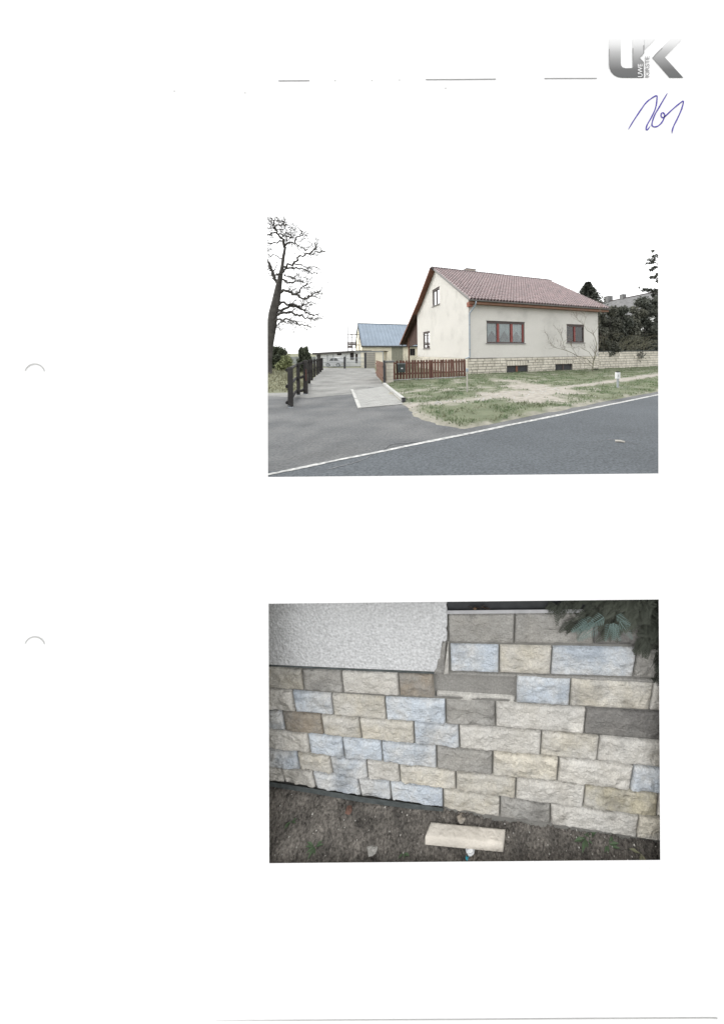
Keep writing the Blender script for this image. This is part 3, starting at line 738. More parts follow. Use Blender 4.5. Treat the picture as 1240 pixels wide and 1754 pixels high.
# post and rail fence on the left
fence = thing('timber_fence', ground_pt(498, 697), 'dark post and rail fence along the left side of the driveway', 'fence')
posts = [(498, 698, 629, 0.105), (511.3, 677, 622, 0.090), (523.8, 675.5, 617, 0.117), (530, 658, 616, 0.086), (534.3, 652, 615.5, 0.094), (539, 646, 615, 0.094), (543.3, 643, 614.5, 0.094), (546.6, 640.5, 614, 0.094), (549.5, 637.5, 613.5, 0.101), (552, 634.5, 613, 0.109)]
pp = []
for i, (x, yb, yt, w) in enumerate(posts):
    g = ground_pt(x, yb); top = at(x, yt, g.y).z; pp.append((g, top))
    k = MB(); k.cbox(g + UP * .02, w, w * .8, top - .05, -.2); k.hexa([g + Vector((sx * w / 2, sy * w * .4, top - .03)) for sx, sy in ((-1, -1), (1, -1), (1, 1), (-1, 1))] + [g + Vector((sx * w / 3, sy * w * .25, top + .01)) for sx, sy in ((-1, -1), (1, -1), (1, 1), (-1, 1))])
    p_ = k.build('post', M['post_wood'], fence)
    if i < 4: k = MB(); k.cbox(g - UP * .03, w * .9, w * .8, .09 if i == 0 else .06, -.2); k.build('post_foot', M['galv'], p_)
    if i == 2: k = MB(); k.cbox(g + Vector((w * .36, -w * .42, .5)), w * .25, .02, .42, -.2); k.build('board', M['post_red'], p_, label='reddish board screwed to the post')
for i, ((a, ta), (b, tb)) in enumerate(zip(pp, pp[1:])):
    zs = (.93, .52, .12) if i < 3 else (.9, .45)
    for z in zs:
        o_ = Vector((-.09, 0, 0))
        k = MB(); k.tube([a + o_ + UP * (ta * z), a.lerp(b, .5) + o_ + UP * ((ta + tb) / 2 * z - .01), b + o_ + UP * (tb * z)], .05 if i < 3 else .04, 7); k.build('rail', M['post_wood'], fence)

# markers on the verge
q = ground_pt(800, 674); t = thing('marker_stake', q, 'slim pale stake with a grey blue cap standing in the grass before the house corner', 'stake')
mb = MB(); mb.tube([q, q + UP * .78], [.032, .03], 8); mb.build('shaft', M['stake'], t)
mb = MB(); mb.tube([q + UP * .78, q + UP * .88, q + UP * .9], [.05, .05, .03], 8); mb.build('cap', M['zinc'], t)
q = ground_pt(1057.5, 666); t = thing('marker_post', q, 'white topped marker post standing in the verge beside the footpath', 'marker post')
mb = MB(); mb.tube([q, q + UP * .42], .045, 8); mb.build('shaft', M['steel'], t)
mb = MB(); mb.cbox(q + UP * .40, .145, .12, .24, .2); mb.build('head', M['white_plastic'], t)
mb = MB(); mb.cbox(q + UP * .64, .09, .08, .04, .2); mb.build('cap', M['dark_steel'], t)
mb = MB(); mb.cbox(q + Vector((.0, -.062, .46)), .03, .006, .1, .2); mb.build('sign_plate', M['ink_grey'], t)
# stick on the road, twig heap
a = ground_pt(1053, 757.5); b = ground_pt(1070, 759.5)
mb = MB(); mb.tube([a + UP * .022, a.lerp(b, .5) + UP * .03, b + UP * .022], [.022, .02, .012], 6); tag(mb.build('stick', M['stake']), 'short pale stick lying on the dark road', 'stick')
q = ground_pt(1020, 635); mb = MB()
for i in range(16):
    d = Vector((random.gauss(0, 1), random.gauss(0, .6), random.random() * .5)).normalized() * random.uniform(.2, .42); mb.tube([q - d * .4 + UP * .06, q + d * .6 + UP * .08], .012, 4)
tag(mb.build('twig_heap', M['bark']), 'small dark heap of twigs by the plinth under the bare shrub', 'twigs')

# ================================================================== BACKGROUND BUILDINGS
def wall_box(mb, x0, x1, y0, y1, z0, z1): mb.hexa([(x0, y0, z0), (x1, y0, z0), (x1, y1, z0), (x0, y1, z0), (x0, y0, z1), (x1, y0, z1), (x1, y1, z1), (x0, y1, z1)])
BO = at(621, 628, 42.0); BO.z = 0
bh = thing('blue_roof_house', BO, 'cream house with a blue sheet roof behind the driveway', 'house')
def B(s, t, z): return BO + E1 * s + E2 * t + UP * z
def b_at(px, py):      # (s, z) on its front wall
    u, v = uv(px, py); r = u / F; q = (r * BO.y - BO.x) / (E1.x - r * E1.y); return q, EYE - v * (BO.y + q * E1.y) / F
BL_ = 16.0; ez = at(621, 590.5, 42.0).z; BT_ = 4.9; brz = at(614, 554, (BO + E2 * BT_).y).z
p0 = b_at(702, 609); p1 = b_at(710.5, 597); d0 = b_at(671, 627); d1 = b_at(690, 594)
mb = MB(); mb.obox(B(0, 0, 0), E1 * BL_, E2 * BT_ * 2, UP * ez); mb.add([B(0, 0, ez), B(0, BT_ * 2, ez), B(0, BT_, brz - .15)], [(0, 2, 1)]); mb.build('wall', M['cream'], bh)
mb = MB(); so_ = -.12
def rs(t): return ez + (brz - ez) * min(t, 2 * BT_ - t) / BT_
for ta, tb_ in ((-.35, BT_), (BT_, 2 * BT_ + .35)):
    mb.hexa([B(so_, ta, rs(ta) - .1), B(BL_, ta, rs(ta) - .1), B(BL_, tb_, rs(tb_) - .1), B(so_, tb_, rs(tb_) - .1), B(so_, ta, rs(ta)), B(BL_, ta, rs(ta)), B(BL_, tb_, rs(tb_)), B(so_, tb_, rs(tb_))])
rf = mb.build('roof', M['blue_roof'], bh)
d = B(0, BT_, rs(BT_)) - B(0, -.35, rs(-.35)); k = MB(); k.obox((0, 0, 0), E1 * .03, UP * .03 - E2 * .01, d); proto = k.build('seam', M['blue_roof'], rf, origin=(0, 0, 0))
for i in range(32):
    c = B(so_ + .1 + i * .5, -.35, rs(-.35)); ob = proto if i == 0 else piece(proto, rf, c); ob.location = c - base_of(rf)
mb = MB(); mb.tube([B(so_, -.42, ez - .2), B(BL_, -.42, ez - .2)], .07, 8); mb.build('gutter', M['roof_edge'], rf)
mb = MB(); mb.bar(B(so_ - .03, -.35, rs(-.35) - .05), B(so_ - .03, BT_, brz - .05), .05, .18); mb.build('barge_board', M['roof_edge'], rf)
mb = MB(); mb.bar(B(so_, BT_, brz + .03), B(BL_, BT_, brz + .03), .2, .08); mb.build('ridge_cap', M['steel'], rf)
mb = MB(); mb.obox(B(p0[0], -.03, p0[1]), E1 * (p1[0] - p0[0]), E2 * .028, UP * (p1[1] - p0[1])); w = mb.build('window', M['dark_frame'], bh)
wd_ = (p1[0] - p0[0]) / 2
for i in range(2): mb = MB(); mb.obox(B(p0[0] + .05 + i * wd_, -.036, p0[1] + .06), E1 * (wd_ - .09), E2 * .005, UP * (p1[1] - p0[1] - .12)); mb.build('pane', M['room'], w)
grey_boards = mat('grey_green_boards', (0.27, 0.27, 0.22), .85, .15, 4)
for i in range(7): mb = MB(); wd_ = (d1[0] - d0[0]) / 7; mb.obox(B(d0[0] + i * wd_, -.05, .05), E1 * (wd_ - .02), E2 * .045, UP * (d1[1] - .05)); mb.build('door_board', grey_boards, bh)
def simple_window(parent, x0, x1, z0, z1, y, m=None):
    mb = MB(); wall_box(mb, x0, x1, y - .03, y + .01, z0, z1); w = mb.build('window', m or M['dark_frame'], parent)
    c = (x0 + x1) / 2
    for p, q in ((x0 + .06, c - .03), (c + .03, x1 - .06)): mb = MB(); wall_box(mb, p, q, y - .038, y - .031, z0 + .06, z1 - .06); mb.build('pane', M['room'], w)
# garage in front of it
gy_ = 31.0; p0 = at(624, 628, gy_); p1 = at(645, 602.5, gy_); pr = at(656, 603, gy_)
gar = thing('garage', (p0.x, gy_, 0), 'small flat roofed garage with a grey ribbed door before the cream house', 'garage')
mb = MB(); wall_box(mb, p0.x - .35, pr.x, gy_ + .02, gy_ + 1.6, 0, p1.z); mb.build('wall', M['cream'], gar)
mb = MB(); wall_box(mb, p0.x - .5, pr.x + .1, gy_ - .12, gy_ + 1.7, p1.z, p1.z + .09); mb.build('roof', M['roof_edge'], gar)
nd = 8; hgt = p1.z - .1
for i in range(nd):
    k = MB(); wall_box(k, p0.x, p1.x - .15, gy_ - .03, gy_ + .018, .03 + hgt * i / nd, .03 + hgt * (i + 1) / nd - .025); k.build('door_panel', M['garage'], gar)
# long white shed
wy = 34.0; x0 = at(541, 600, wy).x; x1 = at(616, 600, wy).x; zt = at(575, 603, wy).z
shed = thing('white_shed', (x0, wy, 0), 'long low white shed with a dark flat roof edge at the end of the driveway', 'shed')
mb = MB(); wall_box(mb, x0, x1, wy, wy + 4, 0, zt - .05); mb.build('wall', M['white_wall'], shed)
mb = MB(); mb.hexa([(x0 - .25, wy - .3, zt - .28), (x1 + .1, wy - .3, zt - .06), (x1 + .1, wy + 4.2, zt - .06), (x0 - .25, wy + 4.2, zt - .28), (x0 - .25, wy - .3, zt - .07), (x1 + .1, wy - .3, zt + .16), (x1 + .1, wy + 4.2, zt + .16), (x0 - .25, wy + 4.2, zt - .07)]); mb.build('roof', M['roof_edge'], shed)
for (a, b, c, d) in ((577.5, 585, 603.8, 608.5), (600, 606, 604, 616), (609, 612.5, 606, 622)):
    p = at(a, d, wy); q = at(b, c, wy); simple_window(shed, p.x, q.x, p.z, q.z, wy - .003)
p = at(543.5, 622, wy); q = at(549, 606, wy); mb = MB(); wall_box(mb, p.x, q.x, wy - .05, wy - .004, .05, q.z); mb.build('door', M['roof_edge'], shed)
for xx in (561, 571, 592):
    mb = MB(); c = at(xx, 615, wy); wall_box(mb, c.x - .04, c.x + .04, wy - .03, wy - .004, .02, zt - .3); mb.build('wall_post', M['steel'], shed)
# scaffold at the gable of the blue roof house
sy = 41.0; sc = thing('scaffold', at(603, 628, sy), 'steel scaffold with planks at the gable of the blue roofed house', 'scaffold')
for xx, yt, dy in ((596, 556, 0), (604, 573, .0), (610.5, 562, 0), (596.5, 570, 1.2), (610.5, 570, 1.2)):
    c = at(xx, 600, sy); k = MB(); k.tube([(c.x, sy + dy, 0), (c.x, sy + dy, at(xx, yt, sy).z)], .045, 7); k.build('pole', M['dark_steel'], sc)
for y0, y1, n in ((571, 573, 4), (585, 591, 5), (592, 596, 3)):
    za = at(600, y1, sy).z; zb = at(600, y0, sy).z
    a = at(595.5, 590, sy).x; b = at(611.5 if n > 3 else 604, 590, sy).x
    for i in range(n):
        k = MB(); wall_box(k, a, b, sy - .1 + i * .26, sy + .14 + i * .26, za, za + .05); k.build('plank', M['plank'], sc)
    if n == 5:
        for kx in range(2):
            k = MB(); wall_box(k, a, b, sy - .14, sy - .11, za + .02 + kx * .19, za + .19 + kx * .19); k.build('toe_board', M['plank'], sc)
    if n == 3: k = MB(); wall_box(k, a, b, sy - .14, sy - .11, za, zb); k.build('toe_board', M['plank'], sc)
k = MB()
for yy in (578, 610): k.bar(at(596, yy, sy), at(610.5, yy, sy), .04)
k.build('brace', M['steel'], sc)
# steel gate across the far end of the driveway
fy = 29.2; sg = thing('steel_gate', at(553, 631, fy), 'long pale steel gate of pipes and mesh across the far end of the driveway', 'gate')
k = MB()
for yy in (613.5, 620.5, 627.5): k.tube([at(553, yy, fy), at(626, yy - .4, fy)], .028, 6)
k.build('rail', M['steel'], sg)
pr_ = MB(); a = at(553, 627.5, fy); b = at(553, 613.5, fy); pr_.tube([a, b], .012, 4); proto = pr_.build('bar', M['steel'], sg, origin=a)
for i in range(44):
    c = a.lerp(at(626, 627.1, fy), (i + .5) / 44); ob = proto if i == 0 else piece(proto, sg, c)
    ob.location = c - base_of(sg)
for xx in (590.5, 625.8):
    c = at(xx, 630, fy); k = MB(); k.cbox((c.x, fy, 0), .14 if xx < 600 else .16, .14, at(xx, 611 if xx < 600 else 604, fy).z); k.build('gate_post', M['dark_steel'], sg)
k = MB(); k.bar(at(607, 603, fy + .1), at(656, 602.5, fy + .1), .07); c = at(656, 602.5, fy + .1); k.cbox((c.x, fy + .1, 0), .07, .07, c.z); k.build('frame', M['steel'], sg)

# parked car behind the steel gate (small in the picture)
cy_ = 31.6; c0 = at(556, 627, cy_); c1 = at(585, 627, cy_)
car = thing('parked_car', (c0.x, cy_, 0), 'silver car parked behind the steel gate before the white shed', 'car')
Lc = 1.85 * (c1.x - c0.x) / 1.75; Lc = c1.x - c0.x
prof = [(0, .25), (.02, .62), (.22, .78), (.34, 1.12), (.52, 1.22), (.74, 1.16), (.90, .80), (1.0, .72), (1.0, .25)]
mb = MB(); wd = 1.2
A_ = [Vector((c0.x + Lc * p, cy_, z * .85)) for p, z in prof]; B_ = [a + Vector((0, wd, 0)) for a in A_]; n = len(A_)
mb.add(A_ + B_, [tuple(range(n)), tuple(range(2 * n - 1, n - 1, -1))] + [(i, n + i, n + (i + 1) % n, (i + 1) % n) for i in range(n)]); mb.build('body', M['car_paint'], car)
for p in (.2, .8):
    k = MB(); c = Vector((c0.x + Lc * p, cy_ - .03, .25)); k.tube([c, c + Vector((0, .18, 0))], .2, 14); w_ = k.build('wheel', M['tyre'], car)
    k = MB(); k.tube([c - Vector((0, .012, 0)), c], .14, 10); k.build('rim', M['steel'], w_)
mb = MB(); mb.add([Vector((c0.x + Lc * p, cy_ - .006, z * .85)) for p, z in ((.28, .80), (.37, 1.06), (.52, 1.14), (.52, .80))], [(0, 3, 2, 1)]); mb.add([Vector((c0.x + Lc * p, cy_ - .006, z * .85)) for p, z in ((.55, .80), (.55, 1.14), (.72, 1.08), (.82, .80))], [(0, 3, 2, 1)]); mb.build('window', M['dark_grey_matt'], car)

# neighbour roof behind the bushes on the right
nb = thing('neighbour_house', (19, 34, 0), 'neighbouring house with a long grey tiled roof behind the dark bushes', 'house')
ra = at(1022, 520.5, 64); rb = at(1165, 491.5, 46); rd = (rb - ra).normalized(); rn = Vector((rd.y, -rd.x, 0)).normalized()
mb = MB(); dn = rn * 6 - UP * 4.2; bk = -rn * 6 - UP * 4.2
for dd in (dn, bk): mb.hexa([ra + dd - UP * .15, rb + dd - UP * .15, rb - UP * .15, ra - UP * .15, ra + dd, rb + dd, rb, ra])
rf = mb.build('roof', M['slate'], nb)
nr_ = 13; k = MB(); tv = (-dn) / nr_
for i in range(nr_):     # tile courses as steps, too fine to pick single tiles
    q = dn * (1 - i / nr_); k.hexa([ra + q, rb + q, rb + q + tv, ra + q + tv, ra + q + UP * .05, rb + q + UP * .05, rb + q + tv + UP * .012, ra + q + tv + UP * .012])
tag(k.build('tile_course', M['slate'], rf), kind='stuff')
mb = MB(); mb.bar(ra + UP * .06, rb + UP * .06, .25, .12); mb.build('ridge_cap', M['tile_dark'], rf)
mb = MB(); wa = ra + dn * .9; wb = rb + dn * .9
mb.hexa([Vector((p.x, p.y, 0)) for p in (wa, wb, rb + bk * .9, ra + bk * .9)] + [p - UP * .2 for p in (wa, wb, rb + bk * .9, ra + bk * .9)]); mb.build('wall', M['white_wall'], nb)
for px_, w_, h_ in ((1042.5, .7, .55), (1066, .5, .4)):
    tt = (at(px_, 515, 36) - ra); f_ = (px_ - 1022) / 143; w_ *= 1.6; h_ *= 1.7; c = ra.lerp(rb, f_ * 1.25); mb = MB(); mb.cbox(c - UP * .3, w_, w_, h_ + .3, .3); cc = mb.build('chimney', M['slate'], nb)
    mb = MB(); mb.cbox(c + UP * h_, w_ + .1, w_ + .1, .08, .3); mb.build('chimney_cap', M['slate'], cc)
# far hedge / fence line on the left
fh = thing('far_fence', at(500, 620, 45), 'grey boarded fence on the skyline between the green bush and the columnar conifers', 'fence')
a = at(440, 611, 46); b = at(545, 611.5, 42)
nbrd = 46; k = MB(); stp = (b - a) / nbrd; syaw = math.atan2(b.y - a.y, b.x - a.x); k.obox((0, 0, 0), (stp.length * .94, 0, 0), (0, .04, 0), (0, 0, a.z)); proto = k.build('board', mat('grey_fence_board', (.22, .235, .225), .9, .2, 2, obj_rand=.2), fh, origin=(0, 0, 0))
for i in range(nbrd):
    c = a + stp * i; c.z = random.uniform(-.06, 0); ob = proto if i == 0 else piece(proto, fh, c); ob.location = c - base_of(fh); ob.rotation_euler = (0, 0, syaw)

# ================================================================== VEGETATION
def leaf_cloud(name, centers, n, size, m, parent, flat=1.0, seed=0):
    """leaf-sized faces scattered through several lobes with gaps"""
    rng = np.random.RandomState(seed); V = []
    w = np.array([c[3] ** 1.5 for c in centers]); w /= w.sum()
    pick = rng.choice(len(centers), n, p=w); C_ = np.array([c[:3] for c in centers])[pick]; Rr = np.array([(c[3], c[3], c[4] if len(c) > 4 else c[3]) for c in centers])[pick]
    d = rng.randn(n, 3); d /= np.linalg.norm(d, axis=1)[:, None]; r = rng.rand(n) ** .42
    r *= 1 + .28 * rng.randn(n) * (rng.rand(n) < .35)
    P_ = C_ + d * Rr * r[:, None]
    a = rng.randn(n, 3); a[:, 2] *= flat; a /= np.linalg.norm(a, axis=1)[:, None]; b = np.cross(a, rng.randn(n, 3)); b /= np.linalg.norm(b, axis=1)[:, None]
    s_ = size * (.6 + .8 * rng.rand(n))[:, None]
    Q = np.stack([P_ - a * s_, P_ + b * s_ * .45, P_ + a * s_, P_ - b * s_ * .45], 1).reshape(-1, 3)
    Q[:, 2] = np.maximum(Q[:, 2], 0.02)
    me = bpy.data.meshes.new(name); bo = base_of(parent)
    me.vertices.add(4 * n); me.vertices.foreach_set('co', (Q - np.array(bo)).ravel().astype(np.float32))
    me.loops.add(4 * n); me.loops.foreach_set('vertex_index', np.arange(4 * n, dtype=np.int32)); me.polygons.add(n); me.polygons.foreach_set('loop_start', np.arange(0, 4 * n, 4, dtype=np.int32))
    me.update(); me.validate(); me.materials.append(m)
    return link(name, me, parent, bo)

def sprout(mb, pts, rads, n, depth, rng, spread=.8, up=.15, ln=(.25, .6), thin=.45, plane_y=1.0, rmin=.006):
    """side twigs along a branch, recursively"""
    L = len(pts)
    for i in range(n):
        q = rng.uniform(.25, 1) * (L - 1); k = min(int(q), L - 2); p = pts[k].lerp(pts[k + 1], q - k); d = (pts[k + 1] - pts[k]).normalized(); r = (rads[k] + (rads[k + 1] - rads[k]) * (q - k)) * thin
        dv = Vector((rng.gauss(0, 1), rng.gauss(0, 1) * plane_y, rng.gauss(0, 1))).normalized(); dr = (d * .8 + dv * spread + Vector((0, 0, up))).normalized()
        le = rng.uniform(*ln); m_ = 4; tp = [p]; 
        for j in range(m_):
            dr = (dr + Vector((rng.gauss(0, .28), rng.gauss(0, .28) * plane_y, rng.gauss(0, .25) + up * .5))).normalized(); tp.append(tp[-1] + dr * le / m_)
        r = max(r, rmin); tr = [r * (1 - .8 * j / m_) for j in range(m_ + 1)]
        mb.tube(tp, tr, 4 if r < .03 else 5, cap=False)
        if depth > 0: sprout(mb, tp, tr, max(2, n // 2), depth - 1, rng, spread, up, (ln[0] * .55, ln[1] * .6), .6, plane_y, rmin)

# big bare oak at the left edge
TY = 22.0; rng = random.Random(3)
tb = ground_pt(460, 641); TY = tb.y
oak = thing('bare_tree', tb, 'tall leafless tree with a thick dark trunk at the left edge of the upper picture', 'tree')
def zt_(x, y, dy=0): return at(455 + x / 6.88, 365 + y / 6.88, TY + dy)
pxm = TY / F
tk = MB(); tpts = [(35, 1900, 34), (40, 1754, 27), (55, 1550, 30), (72, 1350, 43), (90, 1180, 42), (125, 1030, 38), (148, 900, 32), (168, 790, 24), (195, 640, 16), (212, 510, 14), (232, 400, 11.5)]
tk.tube([tb - UP * .1] + [zt_(x, y) for x, y, w in tpts], [.55] + [w * 1.12 / 6.88 * pxm for x, y, w in tpts], 12)
trunk = tk.build('trunk', M['bark'], oak, smooth=True)
limbs = [
 [(232, 400, 10), (200, 320, 9), (140, 250, 7), (112, 180, 6), (90, 110, 4), (72, 55, 3)],
 [(232, 400, 9), (255, 355, 7), (300, 345, 6), (350, 355, 5), (400, 395, 4), (450, 415, 3), (490, 425, 2)],
 [(150, 890, 16), (130, 800, 14), (95, 730, 12), (60, 650, 11), (35, 590, 10), (10, 520, 7), (-40, 440, 4)],
 [(205, 640, 10), (270, 605, 8), (340, 595, 8), (385, 530, 7), (450, 485, 6), (520, 470, 5), (590, 405, 3), (600, 370, 2)],
 [(450, 485, 5), (540, 490, 4), (620, 465, 3), (700, 458, 1.5)],
 [(205, 700, 10), (255, 650, 8), (330, 645, 7), (390, 655, 6), (460, 665, 5), (550, 690, 4), (610, 720, 2)],
 [(340, 600, 6), (410, 625, 5), (480, 640, 4), (550, 625, 3), (605, 645, 1.5)],
 [(195, 780, 8), (240, 810, 7), (290, 825, 6), (340, 805, 5), (380, 785, 4), (440, 800, 2)],
 [(215, 725, 7), (260, 745, 5), (310, 775, 4), (355, 770, 3)],
 [(150, 930, 14), (210, 915, 12), (280, 925, 11), (350, 965, 10), (420, 1000, 8), (490, 1010, 7), (560, 985, 5), (640, 1005, 3)],
 [(370, 960, 8), (405, 910, 6), (450, 860, 4), (500, 830, 2.5)],
 [(490, 1010, 6), (520, 970, 4), (590, 935, 3), (640, 915, 1.5)],
 [(130, 1080, 14), (200, 1060, 11), (280, 1070, 9), (350, 1090, 9), (420, 1100, 7), (480, 1070, 5), (540, 1040, 3)],
 [(120, 1170, 14), (180, 1135, 12), (260, 1110, 10), (340, 1095, 10), (410, 1115, 8), (470, 1165, 6), (540, 1200, 5), (625, 1220, 3)],
 [(120, 1200, 13), (190, 1170, 11), (280, 1165, 10), (350, 1195, 9), (430, 1210, 8), (500, 1240, 6), (545, 1235, 5), (580, 1275, 3)],
 [(110, 1270, 9), (170, 1250, 8), (280, 1245, 7), (350, 1285, 6), (430, 1310, 5), (500, 1325, 4), (542, 1348, 2)],
 [(105, 1320, 7), (160, 1300, 5), (220, 1280, 4), (310, 1300, 3), (370, 1310, 1.5)],
 [(100, 1320, 5), (150, 1345, 4), (195, 1375, 2)],
 [(130, 240, 7), (60, 250, 6), (0, 270, 5), (-60, 250, 3)], [(190, 330, 6), (130, 345, 5), (60, 350, 5), (0, 345, 4), (-50, 380, 2)],
 [(190, 540, 5), (120, 510, 4), (30, 480, 3), (-30, 460, 2)], [(150, 250, 6), (210, 262, 5), (245, 220, 4), (300, 265, 3), (330, 295, 2)],
 [(340, 345, 5), (350, 300, 4), (400, 265, 3.5), (410, 200, 2)], [(400, 265, 3), (450, 258, 2.5), (500, 268, 1.5)],
 [(115, 190, 5), (70, 140, 4), (30, 130, 3), (-20, 100, 2)], [(125, 150, 4), (170, 140, 3), (220, 140, 2.5), (270, 145, 1.5)], [(130, 210, 4), (180, 195, 3.5), (230, 175, 3), (215, 90, 2), (130, 90, 1.5)],
 [(190, 720, 6), (150, 715, 5), (105, 735, 5)], [(190, 330, 5), (250, 320, 4), (262, 280, 3), (300, 290, 2)]]
br = MB(); tw = MB()
for lb in limbs:
    dyA = rng.uniform(-1, 1); k = len(lb); pts = [zt_(x, y, dyA * 1.6 * (i / (k - 1))) for i, (x, y, w) in enumerate(lb)]; rad = [max(w * 1.4 / 6.88 * pxm, .034) for _, _, w in lb]
    fine = []; fr = []
    for i in range(k - 1):
        for j in range(3): 
            q = pts[i].lerp(pts[i + 1], j / 3); fine.append(q + Vector((rng.gauss(0, .05), rng.gauss(0, .05), rng.gauss(0, .05)))); fr.append(rad[i] + (rad[i + 1] - rad[i]) * j / 3)
    fine.append(pts[-1]); fr.append(rad[-1]); br.tube(fine, fr, 6, cap=False)
    sprout(tw, fine, fr, 6 + k // 2, 2, rng, .9, .1, (.35, 1.0), .5, 1.0, .011)
    sprout(tw, fine, fr, 4 + k // 2, 1, rng, 1.0, .15, (.3, .9), .3, 1.0, .008)
br.build('branch', M['bark'], oak, smooth=True); tw.build('twig', M['bark'], oak)

# bare young tree before the facade
sb = ground_pt(1013, 637); SY = sb.y; rng = random.Random(11)
st = thing('bare_shrub', sb, 'leafless young tree with lichen grey bark before the right window of the house', 'tree')
def q4(x, y, dy=0): return at(820 + x / 5.905, 540 + y / 5.905, SY + dy)
lim = [[(1148, 575, 13), (1150, 520, 11), (1158, 460, 10), (1178, 380, 9), (1190, 300, 7), (1172, 225, 6), (1150, 190, 5)],
 [(1152, 500, 8), (1090, 440, 6), (990, 410, 6), (930, 375, 5.5), (860, 350, 5), (780, 330, 4), (730, 290, 3), (700, 240, 2.5), (688, 190, 1.5)],
 [(860, 348, 4), (850, 270, 3.5), (830, 210, 3), (790, 140, 1.5)], [(850, 280, 3), (890, 240, 2), (910, 215, 1.2)], [(780, 330, 3), (750, 320, 2), (722, 300, 1.2)],
 [(1150, 190, 4), (1090, 150, 4), (1060, 100, 3), (1000, 45, 2.5), (955, -20, 2), (925, -75, 1)], [(1060, 100, 3), (1075, 30, 2), (1050, -40, 1.2)],
 [(1150, 190, 4), (1195, 130, 3), (1225, 60, 2.5), (1215, -10, 2), (1250, -80, 1)], [(1160, 450, 6), (1110, 370, 4), (1050, 340, 4), (1010, 310, 3), (960, 340, 2), (930, 300, 1.5)],
 [(990, 410, 4), (960, 360, 3), (930, 320, 2.5), (925, 260, 1.5)], [(1155, 470, 5), (1190, 400, 4), (1240, 390, 2)], [(1150, 530, 5), (1100, 490, 4), (1040, 480, 3), (980, 490, 2), (930, 470, 1)],
 [(1178, 380, 4), (1215, 320, 3), (1235, 230, 2)]]
br = MB(); tw = MB()
for i_, lb in enumerate(lim):
    dyA = rng.uniform(-.9, .6) if i_ else 0; k = len(lb); pts = [q4(x, y, dyA * i / (k - 1)) for i, (x, y, w) in enumerate(lb)]; rad = [max(w * .5 / 5.905 * SY / F, .008) for _, _, w in lb]
    if i_ == 0:
        kk = MB(); kk.tube(pts, rad, 9); kk.build('trunk', M['bark_pale'], st, smooth=True)
    else: br.tube(pts, rad, 6, cap=False)
    sprout(tw, pts, rad, 4 + k // 2, 1, rng, .8, .35, (.3, .9), .45)
br.build('branch', M['bark_pale'], st, smooth=True); tw.build('twig', M['bark_twig'], st)

# evergreen bushes over the garden wall, each a plant of its own
def bush(name, s, t, h, r, n, label, m, seed, cat='bush', lobes=9, zlow=.6, size=.13, lean=0.0):
    rg = random.Random(seed); b = H(s, t, 0); o = thing(name, b, label, cat)
    k = MB(); cs = []
    for i in range(lobes):
        a = rg.uniform(0, 6.28); d = rg.uniform(.1, .75) * r; z = zlow + (h - zlow) * (i + .5) / lobes; c = b + Vector((math.cos(a) * d, math.sin(a) * d, z)) - E2 * lean; rr = rg.uniform(.42, .7) * r * (1 - .35 * i / lobes); cs.append((c.x, c.y, c.z, rr, rr * .8))
        k.tube([b + Vector((0, 0, .0)), b + Vector((math.cos(a) * d * .4, math.sin(a) * d * .4, z * .55 if not lean else 1.5)), c], [.05, .035, .012], 5, cap=False)
    k.build('stem', M['bark'], o); leaf_cloud('foliage', cs, n, size, m, o, seed=seed)
    return o
BG = 'dark evergreens behind the garden wall'
for args in ((12.5, 1.3, 4.9, 1.0, 6500, 'dark evergreen bush right beside the house corner', 'leaf_dark', 21), (14.1, 1.6, 5.0, 1.2, 8500, 'second evergreen bush from the house corner, behind the stone garden wall', 'leaf_dark', 22),
             (15.8, 1.4, 5.2, 1.25, 8500, 'third evergreen bush from the house corner, behind the stone garden wall', 'leaf_fir', 23), (17.5, 1.7, 5.4, 1.3, 8500, 'fourth evergreen bush from the house corner, in the middle of the dark hedge', 'leaf_dark', 24),
             (19.3, 1.5, 6.2, 1.4, 9500, 'tall dark evergreen, the last but one before the right edge of the upper picture', 'leaf_fir', 26), (21.4, 1.6, 7.4, 1.6, 11000, 'tallest dark evergreen, cut by the right edge of the upper picture', 'leaf_fir', 27), (23.6, 1.8, 7.0, 1.7, 7000, 'dark evergreen beyond the right edge behind the tallest one', 'leaf_fir', 28)):
    tag(bush('evergreen_bush', *args[:6], M[args[6]], args[7], zlow=.9, lobes=12, size=.14), group=BG)
bush('overhanging_shrub', 12.9, .6, 2.3, .62, 1700, 'drooping dark shrub hanging over the stone wall beside the bare young tree', M['leaf_dark'], 25, zlow=1.05, lobes=6, size=.1, lean=.75)
# arching pale twigs in front of the bushes
rng = random.Random(5); tw = MB(); t = thing('arching_shrub', H(14, .5, 0), 'leafless arching twigs of a shrub in front of the dark evergreens', 'shrub')
for i in range(75):
    b = H(rng.uniform(12.4, 17.5), rng.uniform(.2, .6), 1.2); d = Vector((rng.gauss(.2, .5), -.15, 1)); p = [b]
    for j in range(6): d += Vector((rng.gauss(0, .12), rng.gauss(-.03, .05), -.17)); p.append(p[-1] + d.normalized() * .4)
    tw.tube(p, [.014 - .0015 * j for j in range(7)], 4, cap=False)
tw.build('twig', M['bark_pale'], t)

